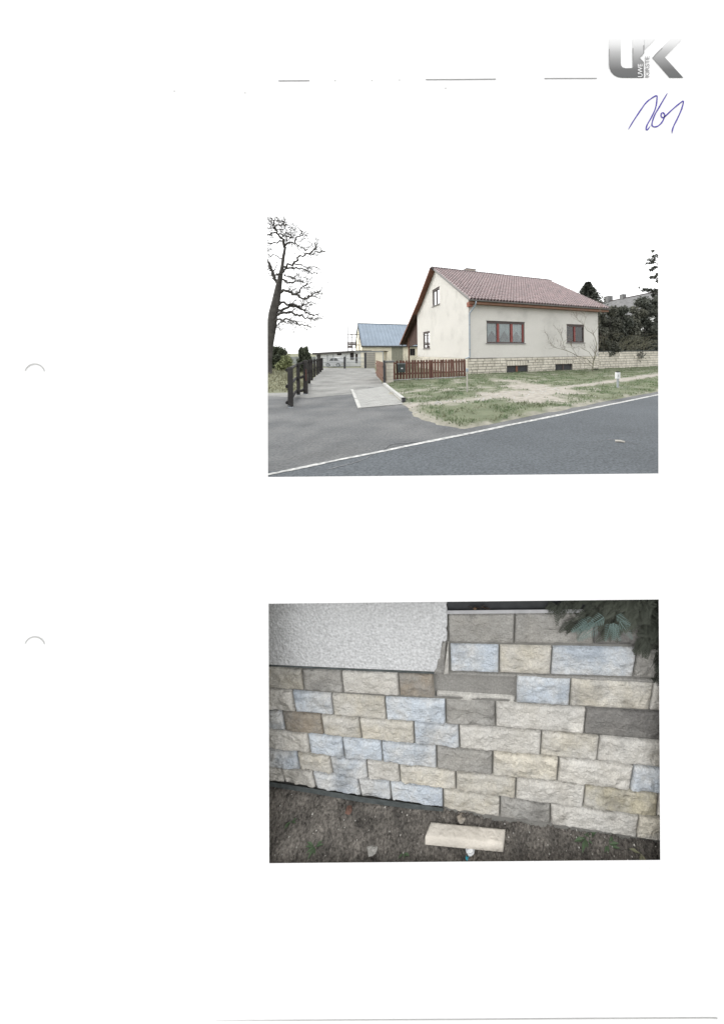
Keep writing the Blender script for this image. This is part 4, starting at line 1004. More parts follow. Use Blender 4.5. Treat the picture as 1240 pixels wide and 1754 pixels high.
def conifer(name, base, h, r, n, label, m, seed, droop=.25, cat='conifer', size=.2, group=None):
    rg = random.Random(seed); o = thing(name, base, label, cat, group); k = MB(); k.tube([base, base + UP * h], [h * .018, .01], 7); k.build('trunk', M['bark'], o)
    f = MB()
    for i in range(n):
        q = rg.random() ** .8; z = h * (.06 + .93 * q); L = r * (1 - q) ** .85 * rg.uniform(.65, 1.1) + .06; a = rg.uniform(0, 6.283); d = Vector((math.cos(a), math.sin(a), 0)); c = base + UP * z
        for j in range(5):
            f0 = (j + .3) / 5; p = c + d * L * f0 - UP * (droop * L * f0 * f0) + UP * .1 * L; s_ = size * rg.uniform(.6, 1.2) * (1.1 - .5 * f0)
            t_ = Vector((-d.y, d.x, 0)) * rg.uniform(-1, 1) + Vector((0, 0, rg.uniform(-.5, .2))); v = (d * .7 + t_ * .8).normalized(); u = v.cross(Vector((rg.gauss(0, 1), rg.gauss(0, 1), 1))).normalized() * s_ * .35
            f.quad(p - u, p + v * s_ * .5 - u * .4, p + v * s_, p + u)
    f.build('foliage', m, o); return o
conifer('spruce', Vector((at(1007, 560, 52).x, 52, 0)), at(1007, 482, 52).z, 9.0, 2600, 'dark spruce rising behind the right end of the red roof', M['leaf_fir'], 31, size=.55)
# pine branches at the right edge
pb = H(25.2, 4.0, 0); pine = thing('pine_tree', pb, 'pine with tufted branches above the neighbour roof at the right edge', 'tree'); rg = random.Random(41)
ph = 11.6; k = MB(); k.tube([pb, pb + UP * ph * .6, pb + Vector((.2, 0, ph))], [.2, .14, .04], 8); k.build('trunk', M['bark'], pine)
k = MB(); cs = []
for i in range(60):
    z = rg.uniform(5.0, ph); a = rg.uniform(0, 6.28); L = rg.uniform(1.0, 2.4) * (1.15 - .6 * (z - 5) / (ph - 5)); e = pb + Vector((math.cos(a) * L, math.sin(a) * L, z + .35 * L)); k.tube([pb + UP * z, pb.lerp(e, .6) * 1 + UP * (z * .4 - .0) - UP * (pb.z * .4), e], [.04, .025, .01], 5, cap=False) if False else k.tube([pb + UP * z, pb + UP * z + (e - pb - UP * z) * .6 - UP * .05, e], [.04, .025, .01], 5, cap=False)
    for j in range(3): q = pb + UP * z + (e - pb - UP * z) * (.6 + .2 * j) + Vector((rg.gauss(0, .1), rg.gauss(0, .1), rg.gauss(0, .1))); cs.append((q.x, q.y, q.z,   .2, .17))
k.build('branch', M['bark'], pine); leaf_cloud('foliage', cs, 6000, .11, M['leaf_fir'], pine, seed=5)
# small plants on the left
b1 = at(474, 628, 30); b1.z = 0
def low_bush(name, px, Y, h, r, n, label, m, seed, cat='bush', size=.14, lobes=7):
    rg = random.Random(seed); c0 = at(px, 620, Y); b = Vector((c0.x, Y, 0)); o = thing(name, b, label, cat); cs = []; k = MB()
    for i in range(lobes):
        a = rg.uniform(0, 6.28); d = rg.uniform(0, .7) * r; z = .25 + (h - .35) * (i + .3) / lobes; rr = rg.uniform(.35, .6) * r; c = b + Vector((math.cos(a) * d, math.sin(a) * d, z)); cs.append((c.x, c.y, c.z, rr, rr)); k.tube([b, c], [.04, .015], 5, cap=False)
    k.build('stem', M['bark'], o); leaf_cloud('foliage', cs, n, size, m, o, seed=seed); return o
low_bush('conifer_bush', 473, 30, 2.0, 1.1, 3000, 'dark spiky conifer bush right beside the trunk of the tall bare tree', M['leaf_thuja'], 51, size=.16)
low_bush('conifer_bush', 483, 31, 1.75, .8, 1800, 'grey green pointed bush behind the yellow green bush', M['leaf_dark'], 52, size=.15)
low_bush('light_bush', 489, 27, 1.15, .75, 2000, 'rounded yellow green bush left of the columnar conifers', M['leaf_light'], 53, size=.11)
def column(px, Y, ztop, r, label, seed):
    rg = random.Random(seed); c0 = at(px, 620, Y); b = Vector((c0.x, Y, 0)); o = thing('columnar_conifer', b, label, 'conifer', 'pair of columnar conifers'); k = MB(); k.tube([b, b + UP * ztop], [.05, .01], 6); k.build('trunk', M['bark'], o)
    cs = [(b.x + rg.gauss(0, .08), b.y + rg.gauss(0, .08), .15 + (ztop - .3) * i / 8, r * (1 - .055 * i), r * 1.2) for i in range(9)]; leaf_cloud('foliage', cs, 2600, .12, M['leaf_thuja'], o, flat=3, seed=seed)
column(517.5, 24, at(517, 597.5, 24).z, .27, 'narrow dark conifer, the left one of the pair behind the fence posts', 61)
column(524.5, 23.4, at(524, 597, 23.4).z, .26, 'narrow dark conifer, the right one of the pair behind the fence posts', 62)
# bare climber twigs behind the picket fence
rng = random.Random(8); tw = MB(); b = ground_pt(690, 640); t = thing('garden_shrub', b, 'small leafless shrub behind the mailbox end of the picket fence', 'shrub')
for i in range(40):
    p = [b + Vector((rng.uniform(-.5, 1.0), rng.uniform(-.3, .3), 0))]; d = Vector((rng.gauss(0, .3), rng.gauss(0, .3), 1))
    for j in range(5): d += Vector((rng.gauss(0, .25), rng.gauss(0, .25), -.14)); p.append(p[-1] + d.normalized() * .33)
    tw.tube(p, [.014, .012, .01, .008, .006, .005], 4, cap=False)
tw.build('twig', M['bark_pale'], t)

# ================================================================== LOWER PICTURE: the split stone wall, close up
WA = at(461, 1345, 4.02); WB = at(1128, 1441, 3.78)
wdir = Vector((WB.x - WA.x, WB.y - WA.y, 0)).normalized(); wn = Vector((wdir.y, -wdir.x, 0))       # along the wall / out of the wall
def W(px, py, out=0.0):
    u, v = uv(px, py); r = u / F
    O_ = WA + wn * out; s = (r * O_.y - O_.x) / (wdir.x - r * wdir.y); Y_ = O_.y + s * wdir.y
    return Vector((O_.x + s * wdir.x, Y_, EYE - v * Y_ / F))
M['st'] = {}
def stone_mat(code, c, c2): 
    m = mat('split_stone_' + {'W': 'white', 'L': 'pale_blue', 'Y': 'beige', 'K': 'ochre', 'G': 'grey', 'B': 'brown', 'D': 'dark_grey'}[code], c, .9, .1, 3.2, .0, 26, col2=c2, obj_rand=.10)
    n = m.node_tree.nodes; l = m.node_tree.links; src = n['Principled BSDF'].inputs['Base Color'].links[0].from_socket
    t0 = n.new('ShaderNodeTexCoord'); q0 = n.new('ShaderNodeTexNoise'); q0.inputs['Scale'].default_value = 2.1; q0.inputs['Detail'].default_value = 7; q0.inputs['Roughness'].default_value = .65; l.new(t0.outputs['Object'], q0.inputs['Vector'])
    r0 = n.new('ShaderNodeMapRange'); r0.inputs['From Min'].default_value = .42; r0.inputs['From Max'].default_value = .62; r0.inputs['To Max'].default_value = .75; l.new(q0.outputs['Fac'], r0.inputs['Value'])
    x0 = n.new('ShaderNodeMix'); x0.data_type = 'RGBA'; gy = sum(c) / 3; x0.inputs[7].default_value = (gy * 1.01, gy * .985, gy * .93, 1); l.new(r0.outputs[0], x0.inputs[0]); l.new(src, x0.inputs[6]); l.new(x0.outputs[2], n['Principled BSDF'].inputs['Base Color'])
    m = stain(speckle(m, 60, .16)); tcx = n.new('ShaderNodeTexCoord')
    ra_ = n.new('ShaderNodeTexNoise'); ra_.noise_type = 'RIDGED_MULTIFRACTAL'; ra_.inputs['Scale'].default_value = 4.5; ra_.inputs['Detail'].default_value = 7; ra_.inputs['Roughness'].default_value = .55
    fi_ = n.new('ShaderNodeTexNoise'); fi_.inputs['Scale'].default_value = 22; fi_.inputs['Detail'].default_value = 9; fi_.inputs['Distortion'].default_value = .6
    mp = n.new('ShaderNodeMapping'); mp.inputs['Scale'].default_value = (1, 1, 1.6); l.new(tcx.outputs['Object'], mp.inputs[0]); l.new(mp.outputs[0], ra_.inputs['Vector']); l.new(mp.outputs[0], fi_.inputs['Vector'])
    b1_ = n.new('ShaderNodeBump'); b1_.inputs['Strength'].default_value = 1.0; b1_.inputs['Distance'].default_value = .06; l.new(ra_.outputs['Fac'], b1_.inputs['Height'])
    b2_ = n.new('ShaderNodeBump'); b2_.inputs['Strength'].default_value = .8; b2_.inputs['Distance'].default_value = .04; l.new(fi_.outputs['Fac'], b2_.inputs['Height']); l.new(b1_.outputs[0], b2_.inputs['Normal']); l.new(b2_.outputs[0], n['Principled BSDF'].inputs['Normal'])
    M['st'][code] = m
stone_mat('W', (.61, .585, .535), (.43, .41, .37)); stone_mat('L', (.545, .59, .635), (.41, .455, .51)); stone_mat('Y', (.60, .56, .475), (.40, .375, .32))
stone_mat('K', (.51, .465, .35), (.38, .35, .27)); stone_mat('G', (.38, .365, .335), (.27, .26, .24)); stone_mat('B', (.34, .295, .235), (.24, .205, .165)); stone_mat('D', (.215, .205, .19), (.145, .14, .135))
M['stucco'] = speckle(mat('rough_stucco', (.55, .555, .56), .95, .04, 2.0, 0.0), 34, .2)
n_ = M['stucco'].node_tree.nodes; l_ = M['stucco'].node_tree.links
tc = n_.new('ShaderNodeTexCoord'); vz = n_.new('ShaderNodeTexVoronoi'); vz.inputs['Scale'].default_value = 30; nn = n_.new('ShaderNodeTexNoise'); nn.inputs['Scale'].default_value = 38; nn.inputs['Detail'].default_value = 5
ml = n_.new('ShaderNodeMath'); ml.operation = 'ADD'; bp = n_.new('ShaderNodeBump'); bp.inputs['Strength'].default_value = .42; bp.inputs['Distance'].default_value = .035
l_.new(tc.outputs['Object'], vz.inputs['Vector']); l_.new(tc.outputs['Object'], nn.inputs['Vector']); l_.new(vz.outputs['Distance'], ml.inputs[0]); l_.new(nn.outputs['Fac'], ml.inputs[1]); l_.new(ml.outputs[0], bp.inputs['Height']); l_.new(bp.outputs[0], n_['Principled BSDF'].inputs['Normal'])

wall2 = thing('stone_wall', W(795, 1392), 'close view of a wall of coursed split stones with one stone missing', 'wall')
# backing mortar (with the recess of the missing stone)
cav = [(745, 1151), (885, 1157), (883, 1199), (746, 1192)]
holed([(425, 985), (1165, 985), (1165, 1475), (425, 1375)], [cav], lambda x, y: W(x, y, -.012), M['mortar'], 'mortar_joint', wall2, lambda x, y: W(x, y, -.13))
M['cav'] = speckle(mat('exposed_mortar', (.27, .262, .245), .95, .12, 3, .5, 30), 50, .15)
def rough_face(name, fn, nx_, nz_, m, parent, amp, base_out, back, seed, edge=.16, smooth=True):
    """rock-faced block: fn(a,b,out) over the unit square; rough front, chamfered border, sides to the back"""
    V = []; 
    for j in range(nz_ + 1):
        for i in range(nx_ + 1):
            a, b = i / nx_, j / nz_; p0 = fn(a, b, 0)
            d = min(a * nx_ / nz_ * 2.2, (1 - a) * nx_ / nz_ * 2.2, b * 2.2, (1 - b) * 2.2)      # distance from the border
            e = min(1, d / edge / 2.2 / .5) 
            n1 = noise.fractal((p0 + Vector((seed * 3.7, 0, seed))) * 3.3, 1.0, 2.1, 4); n2 = noise.ridged_multi_fractal((p0 + Vector((0, seed * 2.1, 0))) * 5.0, .9, 2.2, 4, 1.0, 2.0); n3 = noise.fractal((p0 + Vector((seed, seed, 0))) * 17, .8, 2, 3)
            o_ = base_out + e * amp * (.5 + .55 * n1 + .5 * (n2 - 1.0) + .3 * n3)
            ja = .008 * n3 * (0 if 0 < i < nx_ and 0 < j < nz_ else 1)
            V.append(fn(a + ja * .4, b + ja, max(o_, base_out * .5)))
    w = nx_ + 1; Fc = [(j * w + i, j * w + i + 1, (j + 1) * w + i + 1, (j + 1) * w + i) for j in range(nz_) for i in range(nx_)]
    ring = [i for i in range(w)] + [j * w + nx_ for j in range(1, nz_ + 1)] + [nz_ * w + i for i in range(nx_ - 1, -1, -1)] + [j * w for j in range(nz_ - 1, 0, -1)]
    bse = len(V)
    for q in ring:
        i, j = q % w, q // w; V.append(fn(i / nx_, j / nz_, back))
    for k in range(len(ring)): k2 = (k + 1) % len(ring); Fc.append((ring[k2], ring[k], bse + k, bse + k2))
    mb = MB(); mb.add(V, Fc); return mb.build(name, m, parent, smooth=smooth)
def quad_fn(TL, TR, BR, BL, mid=0.0):
    A0, B0, C0, D0 = W(*TL, mid), W(*TR, mid), W(*BR, mid), W(*BL, mid)
    return lambda a, b, o_: (D0.lerp(C0, a)).lerp(A0.lerp(B0, a), b) + wn * (o_ - mid)
rows_ = {
 'A': ([(441, 1141.5, 445, 1178.5), (516.3, 1146.5, 520, 1183.7), (584, 1150.5, 587.7, 1188.2), (681.4, 1153.5, 684.3, 1193), (742.5, 1156, 745, 1197)], 'YGWB'),
 'B': ([(441, 1179, 447, 1215), (499.4, 1184.5, 505.9, 1220.5), (567, 1190, 570.8, 1226), (658.5, 1196, 661.7, 1234.5), (762.7, 1200.5, 763.9, 1241.5), (847.9, 1204.5, 848.7, 1246), (1003.7, 1214.5, 999.4, 1258.5), (1155, 1223, 1150, 1271)], 'WLYLGWD'),
 'C': ([(441, 1216, 447, 1248), (482.5, 1220, 488, 1253), (549, 1226, 554.4, 1260), (614.6, 1232, 619.3, 1267), (708, 1238.5, 709.7, 1275.5), (785.3, 1243.5, 787.3, 1282.5), (927.5, 1254.5, 924.9, 1295), (1026.5, 1262.5, 1022, 1304.5), (1150, 1273, 1147, 1318)], 'LBYYLWYW'),
 'D': ([(441, 1249, 447, 1281), (526.2, 1257.5, 531.3, 1291), (585.5, 1264.5, 589.7, 1298.5), (652.4, 1272, 655.2, 1306), (747.2, 1280.5, 747.8, 1317.5), (843.6, 1289, 843, 1329), (957, 1300, 953.7, 1340), (1085, 1312.5, 1078.5, 1355.5), (1150, 1319, 1145, 1362)], 'WLLLGYWL'),
 'E': ([(441, 1282, 447, 1313), (507.9, 1290, 513.5, 1320), (564.3, 1296.5, 570, 1326.5), (627, 1304, 629.8, 1335), (682.9, 1310.5, 685.7, 1342), (780.2, 1322.5, 780.8, 1354), (883.7, 1334, 882.6, 1370), (1002.3, 1347.5, 998, 1386), (1127.8, 1361, 1124.5, 1400), (1150, 1363, 1147, 1402)], 'LYLWYYWKW'),
 'F': ([(441, 1314, 447, 1336), (480.5, 1317.5, 487.5, 1341.5), (534.7, 1323.5, 541.2, 1351.5), (612.3, 1334, 618.5, 1364.5), (667.3, 1340.5, 670.2, 1371), (758.5, 1352.5, 759, 1384.5), (856.3, 1368, 855.8, 1401.5), (942.4, 1378, 942.4, 1412), (1094.3, 1398.5, 1089.7, 1437), (1150, 1405, 1148, 1446)], 'WWLLLYGWY'),
 'P': ([(767, 1053.5, 768, 1102), (881.7, 1052.5, 880, 1103.5), (1018, 1051.5, 1016, 1105), (1150, 1050.5, 1150, 1107)], 'GGD'),
 'Q': ([(769.5, 1104.5, 771, 1151), (854.8, 1106.5, 854.4, 1154), (945.5, 1108.5, 942.4, 1157), (1091.5, 1111, 1083.5, 1161), (1150, 1112, 1145, 1165)], 'LYLG'),
 'S': ([(884.5, 1158, 883, 1205), (977.7, 1163.5, 974.9, 1210.5), (1120.2, 1170, 1111.8, 1217.5), (1150, 1172, 1146, 1220)], 'LYW')}
sid = 0
for key, (js, cols) in rows_.items():
    for i, c in enumerate(cols):
        a, b = js[i], js[i + 1]; g = 1.5; hg = 1.35; sid += 1
        last = (key == 'A' and i == 3)
        fn = quad_fn((a[0] + g, a[1] + hg), (b[0] - g, b[1] + hg), (b[2] - g, b[3] - hg), (a[2] + g, a[3] - hg), .022)
        wpx = b[0] - a[0]; nx_ = max(8, int(wpx / 2.5)); rough_face('stone', fn, nx_, 17, M['st'][c], wall2, .030 if not last else .045, .014, -.05, sid, edge=.16)
# cavity of the missing stone: grey bed, pale ledge of old mortar
rough_face('mortar_bed', quad_fn((738, 1138), (890, 1146), (890, 1216), (738, 1210), -.07), 30, 14, M['cav'], wall2, .03, -.085, -.15, 91, smooth=True)
M['pale_mortar'] = speckle(mat('pale_old_mortar', (.50, .485, .45), .95, .15, 6, .6, 40), 50, .15)
rough_face('mortar_ledge', quad_fn((748, 1187), (883, 1196), (883, 1204.5), (746, 1198.5), -.01), 34, 5, M['pale_mortar'], wall2, .035, -.04, -.1, 92)
rough_face('mortar_ledge', quad_fn((769, 1151.5), (884, 1155), (884, 1159), (769, 1155)), 30, 4, M['cav'], wall2, .015, .0, -.1, 93)
rough_face('mortar_ledge', quad_fn((884, 1154.5), (1150, 1165), (1150, 1171), (884, 1158.5)), 40, 4, M['cav'], wall2, .015, .0, -.1, 94)
# stucco panel with broken lower right corner
spoly = [(425, 985), (765.5, 985), (765.5, 1030), (764, 1036), (765.8, 1043), (765.5, 1070), (763.8, 1076), (765.6, 1083), (765, 1096), (761.5, 1099), (757.5, 1098), (755.8, 1106), (757, 1113), (754, 1120), (753.6, 1129), (749, 1136), (747.5, 1144), (743.5, 1150.3), (700, 1148.5), (600, 1144.5), (425, 1136.5)]
holed(spoly, [], lambda x, y: W(x, y, .035), M['stucco'], 'stucco_panel', wall2, lambda x, y: W(x, y, .0))
rough_face('mortar_patch', quad_fn((757, 1098), (764, 1096), (763, 1152), (741, 1152)), 10, 22, M['cav'], wall2, .05, .01, -.03, 95)
rough_face('mortar_patch', quad_fn((765.5, 1105), (768.5, 1098), (768.5, 1153), (760, 1153)), 8, 24, M['pale_mortar'], wall2, .06, .012, -.02, 97)
# thin dark strip under the stucco, coping strip and plain dark panel above the stones on the right, felt strip at the foot
def strip(name, m, top, bot, out, back):
    mb = MB()
    T = [W(*p, out) for p in top]; B = [W(*p, out) for p in bot]; T2 = [W(*p, back) for p in top]; B2 = [W(*p, back) for p in bot]
    for i in range(len(T) - 1): mb.quad(B[i], B[i + 1], T[i + 1], T[i]); mb.quad(T[i], T[i + 1], T2[i + 1], T2[i]); mb.quad(B2[i], B2[i + 1], B[i + 1], B[i])
    mb.quad(B[0], T[0], T2[0], B2[0]); mb.quad(B[-1], B2[-1], T2[-1], T[-1])
    return mb.build(name, m, wall2)
strip('stucco_foot_strip', M['felt'], [(425, 1136.7), (600, 1144.7), (744, 1150.5)], [(425, 1139.8), (600, 1148.2), (744, 1154.5)], .03, -.02)
strip('coping_strip', M['coping'], [(764.5, 1045.8), (880, 1044.6), (1010, 1043.5), (1160, 1043)], [(764.5, 1051.8), (880, 1050.6), (1010, 1049.5), (1160, 1049)], .05, -.05)
strip('dark_panel', M['dark_grey_matt'], [(766.5, 985), (900, 985), (1160, 985)], [(766.5, 1046), (900, 1045), (1160, 1043.5)], .01, -.05)
strip('damp_proof_felt', M['felt'], [(425, 1333.5), (541, 1351.5), (618, 1365), (700, 1376), (759, 1384)], [(425, 1341), (541, 1360), (618, 1374), (700, 1385), (759, 1390)], .035, -.03)

# soil in front of the wall
M['soil'] = speckle(mat('dark_soil', (.185, .168, .148), .97, .25, 4.5, .8, 24, col2=(.08, .073, .065)), 40, .5)
nu, nv = 150, 34; V = []
for j in range(nv + 1):
    for i in range(nu + 1):
        a = i / nu; b = j / nv; x = 425 + (1165 - 425) * a
        pb_ = W(x, 1338.5 + (x - 461) * .1495, -.03); fr_ = at(x, 1492, 3.625); p = pb_.lerp(fr_, b)
        h = .04 * nz(p.x, p.y, 3, 4.2, 5) + .026 * nz(p.x, p.y, 8, 14, 4)
        V.append(Vector((p.x, p.y, p.z + h)))
w = nu + 1; mb = MB(); mb.add(V, [(j * w + i, (j + 1) * w + i, (j + 1) * w + i + 1, j * w + i + 1) for j in range(nv) for i in range(nu)])
struct('soil', mb, M['soil'], smooth=True)
def soil_pt(px, py):
    """nearest soil vertex to a measured image position"""
    best = None
    for q in V:
        x = CX + q.x / q.y * F; v = (EYE - q.z) / q.y * F; y = CY + v
        x, y = x + KR * (y - CY), y - KR * (x - CX)
        d = (x - px) ** 2 + (y - py) ** 2
        if best is None or d < best[0]: best = (d, q)
    return best[1].copy()
mb = MB(); rg = random.Random(77)
def pebble(mb, c, r, rg, sq=.7):
    vs = []; 
    for j in range(6): a = j * 1.047; k_ = r * rg.uniform(.7, 1.2); vs.append(c + Vector((math.cos(a) * k_, math.sin(a) * k_, -r * .3)))
    for j in range(4): a = j * 1.57 + .4; k_ = r * rg.uniform(.4, .75); vs.append(c + Vector((math.cos(a) * k_, math.sin(a) * k_, r * sq)))
    mb.add(vs, [(0, 1, 6), (1, 7, 6), (1, 2, 7), (2, 3, 8, 7), (3, 4, 8), (4, 9, 8), (4, 5, 9), (5, 0, 6, 9), (6, 7, 8, 9)])
for i in range(4200):
    q = V[rg.randrange(len(V))]
    if q.y < 3.665: continue
    q = q + Vector((rg.gauss(0, .02), rg.gauss(0, .01), .002)); pebble(mb, q, rg.uniform(.004, .012) * (1 + 1.6 * (rg.random() < .12)), rg)
tag(mb.build('soil_crumbs', M['soil']), 'loose crumbs of dark earth before the stone wall', 'soil', kind='stuff')
mb = MB()
for i in range(130):
    q = V[rg.randrange(len(V))]
    if q.y < 3.665: continue
    q = q + Vector((rg.gauss(0, .02), rg.gauss(0, .01), .005)); pebble(mb, q, rg.uniform(.003, .011), rg)
tag(mb.build('soil_grit', M['st']['W']), 'small pale grit lying in the earth before the stone wall', 'gravel', kind='stuff')

# loose facing stone on the soil
def on_view(px, py, Y_): return at(px, py, Y_)
S0 = soil_pt(795, 1450)
yb = S0.y
tl, tr, br_, bl = at(738, 1408, yb + .085), at(865, 1420.5, yb + .07), at(861, 1447, yb - .045), at(728, 1434, yb - .03)
zf = at(861, 1458, yb - .045).z; dz = br_.z - zf
loose = thing('loose_stone', (tl + br_) / 2 - UP * dz, 'long pale cut stone lying loose on the soil before the wall', 'stone')
fnl = lambda a, b, o_: (bl.lerp(br_, a)).lerp(tl.lerp(tr, a), b) + UP * o_
rough_face('body', fnl, 34, 10, mat('loose_cream_stone', (.56, .52, .46), .92, .12, 5, .4, 30), loose, .012, .0, -dz * 1.15, 55, edge=.08)
# crumpled white paper, cyan cap, pebbles, leaf
def lump(name, px, py, r, m, label, cat, sq=.9, seed=1, lift=.4):
    rg = random.Random(seed); q = soil_pt(px, py) + UP * r * lift; mb = MB(); n1, n2 = 10, 7; vs = []
    for j in range(n2 + 1):
        ph_ = math.pi * j / n2
        for i in range(n1):
            a = 2 * math.pi * i / n1; rr = r * (1 + rg.uniform(-.22, .22)); vs.append(q + Vector((math.sin(ph_) * math.cos(a) * rr, math.sin(ph_) * math.sin(a) * rr, math.cos(ph_) * rr * sq * .55)))
    mb.add(vs, [(j * n1 + i, j * n1 + (i + 1) % n1, (j + 1) * n1 + (i + 1) % n1, (j + 1) * n1 + i) for j in range(n2) for i in range(n1)])
    return tag(mb.build(name, m, origin=q - UP * r * lift), label, cat)
lump('paper_scrap', 807, 1457, .048, M['white_plastic'], 'crumpled white scrap lying against the loose cut stone', 'scrap', seed=3)
lump('pebble', 596, 1389, .042, mat('reddish_pebble', (.15, .085, .065), .8, .2, 9), 'round reddish pebble on the soil left of the loose stone', 'pebble', seed=4)
lump('pebble', 636, 1453, .06, M['st']['G'], 'pale rough fieldstone half sunk in the soil at the bottom left', 'stone', .5, seed=5, lift=.15)
lump('bark_piece', 792, 1403, .055, M['st']['B'], 'brown clod lying at the wall foot above the loose stone', 'clod', .6, seed=6)
lump('bottle_cap', 799, 1470, .022, M['cyan'], 'bright cyan plastic cap on the soil below the white scrap', 'cap', .5, seed=7)
def weed(px, py, n, r, label, seed, m):
    rg = random.Random(seed); q = soil_pt(px, py); t = thing('weed', q, label, 'weed', 'weeds growing before the stone wall'); mb = MB()
    for i in range(n):
        a = rg.uniform(0, 6.28); d = Vector((math.cos(a), math.sin(a), 0)); L = r * rg.uniform(.6, 1.2); s_ = Vector((-d.y, d.x, 0)) * L * .14; e = d * L + UP * L * rg.uniform(.05, .35)
        mb.add([q, q + e * .5 - s_ + UP * L * .06, q + e, q + e * .5 + s_ + UP * L * .06], [(0, 1, 2, 3)])
    mb.build('leaf', m, t)
M['weed'] = leafm('weed_leaves', (.10, .145, .08), (.06, .09, .05))
weed(1001, 1436, 12, .14, 'star shaped green weed at the wall foot on the right', 1, M['weed']); weed(1040, 1447, 9, .11, 'small green weed right of the star shaped weed', 2, M['weed'])
weed(538, 1452, 12, .10, 'low green weed in the soil near the left edge', 3, M['weed']); weed(690, 1460, 9, .08, 'tiny green weed in the soil left of the loose stone', 4, M['weed']); weed(498, 1405, 8, .08, 'tiny green weed close below the felt strip on the left', 5, M['weed']); weed(1098, 1462, 8, .12, 'thin dry weed in the right bottom corner', 6, M['dry_grass'])

# hanging conifer branches at the upper right of the wall
def spray(mb, p, d, L, rg, fan, wf=.02, n=12):
    """flat scale-leaf spray: a midrib with paired side leaflets"""
    d = d.normalized(); s_ = d.cross(fan).normalized()
    for i in range(n):
        f_ = i / n; c = p + d * L * f_ - UP * (.10 * L * f_ * f_); le = L * .42 * (1 - f_ * .75); wv = L * wf
        for sg in (-1, 1):
            v = (d * .75 + s_ * sg).normalized() * le; u = v.cross(fan).normalized() * wv
            mb.quad(c - u, c + v * .55 - u * 1.4, c + v, c + v * .55 + u * 1.4); 
    mb.quad(p - s_ * .004, p + d * L - UP * .1 * L - s_ * .002, p + d * L - UP * .1 * L + s_ * .002, p + s_ * .004)
rg = random.Random(19); cb = thing('conifer_branch', W(1110, 1000, .2), 'dark conifer branches hanging over the upper right of the stone wall', 'branch')
dk = MB(); bl_ = MB(); stx = MB()
stems = [((1165, 1000), (1060, 1040), (985, 1072)), ((1165, 1000), (1090, 1040), (1045, 1075)), ((1165, 995), (1030, 1012), (955, 1038)), ((1170, 1010), (1120, 1060), (1100, 1105)), ((1170, 1010), (1140, 1080), (1128, 1150)), ((1165, 1000), (1085, 1020), (1010, 1045)), ((1170, 1030), (1110, 1045), (1070, 1062)), ((1172, 1020), (1125, 1030), (1085, 1030)), ((1172, 990), (1080, 1000), (1000, 1015)), ((1172, 1000), (1100, 1015), (1040, 1028)), ((1172, 1040), (1140, 1060), (1115, 1085)), ((1172, 1060), (1150, 1090), (1138, 1120))]  # includes unseen stems above the opening, added to darken the corner below
for si, stp_ in enumerate(stems):
    o0 = rg.uniform(.01, .05); pts = [W(x, y, o0 + .015 * i) for i, (x, y) in enumerate(stp_)]; fine = [pts[0].lerp(pts[1], k / 6) for k in range(6)] + [pts[1].lerp(pts[2], k / 6) for k in range(7)]
    stx.tube(fine, [.014 - .0009 * k for k in range(len(fine))], 5, cap=False)
    for k in range(1, len(fine)):
        for r_ in range(7):
            d = (fine[k] - fine[k - 1]).normalized() + Vector((rg.gauss(0, .6), rg.gauss(0, .25), rg.gauss(-.3, .5)))
            spray(dk, fine[k] + Vector((rg.gauss(0, .03), rg.gauss(0, .015), rg.gauss(0, .03))), d, rg.uniform(.10, .2), rg, (wn + Vector((rg.gauss(0, .35), 0, rg.gauss(.2, .35)))).normalized())
for (px, py, dx, dz_) in ((1020, 1062, -1, -.45), (1012, 1072, -1, -.6), (1022, 1078, -1, -.5), (1040, 1070, -.5, -1), (1048, 1066, .1, -1), (1056, 1070, -.25, -1), (1035, 1058, -1, -.25), (1064, 1062, .5, -.8), (1052, 1055, .8, -.4), (1005, 1066, -1, -.4)):
    for r_ in range(1 + (px % 3 == 0)): spray(bl_, W(px + rg.gauss(0, 3), py + rg.gauss(0, 2), .14), Vector((dx + rg.gauss(0, .15), -.1, dz_ + rg.gauss(0, .15))), rg.uniform(.16, .24), rg, (wn + Vector((rg.gauss(0, .2), 0, .15))).normalized(), .011, 9)
for b_m in (stx, dk, bl_): b_m.v = [(p[0], max(p[1], 3.63), p[2]) for p in b_m.v]
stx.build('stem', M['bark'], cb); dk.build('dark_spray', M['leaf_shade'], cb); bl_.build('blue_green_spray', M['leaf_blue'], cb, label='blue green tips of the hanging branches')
lump_c = W(815, 1040, .06)
q = lump_c; mb = MB()
for i in range(9):
    c = W(808 + i * 3.2 + rg.gauss(0, 2), 1041 + rg.gauss(0, 2), .05); a = rg.uniform(0, 6.28); d = Vector((math.cos(a), -.3, abs(math.sin(a)) * .6)) * .05; s_ = Vector((0, .5, 1)).cross(d).normalized() * .025; mb.quad(c - d, c - s_, c + d, c + s_)
tag(mb.build('dry_leaves', mat('dry_brown_leaf', (.19, .125, .08), .8, .3, 20), origin=q), 'few dry brown leaves lying on the coping before the dark panel', 'leaves')

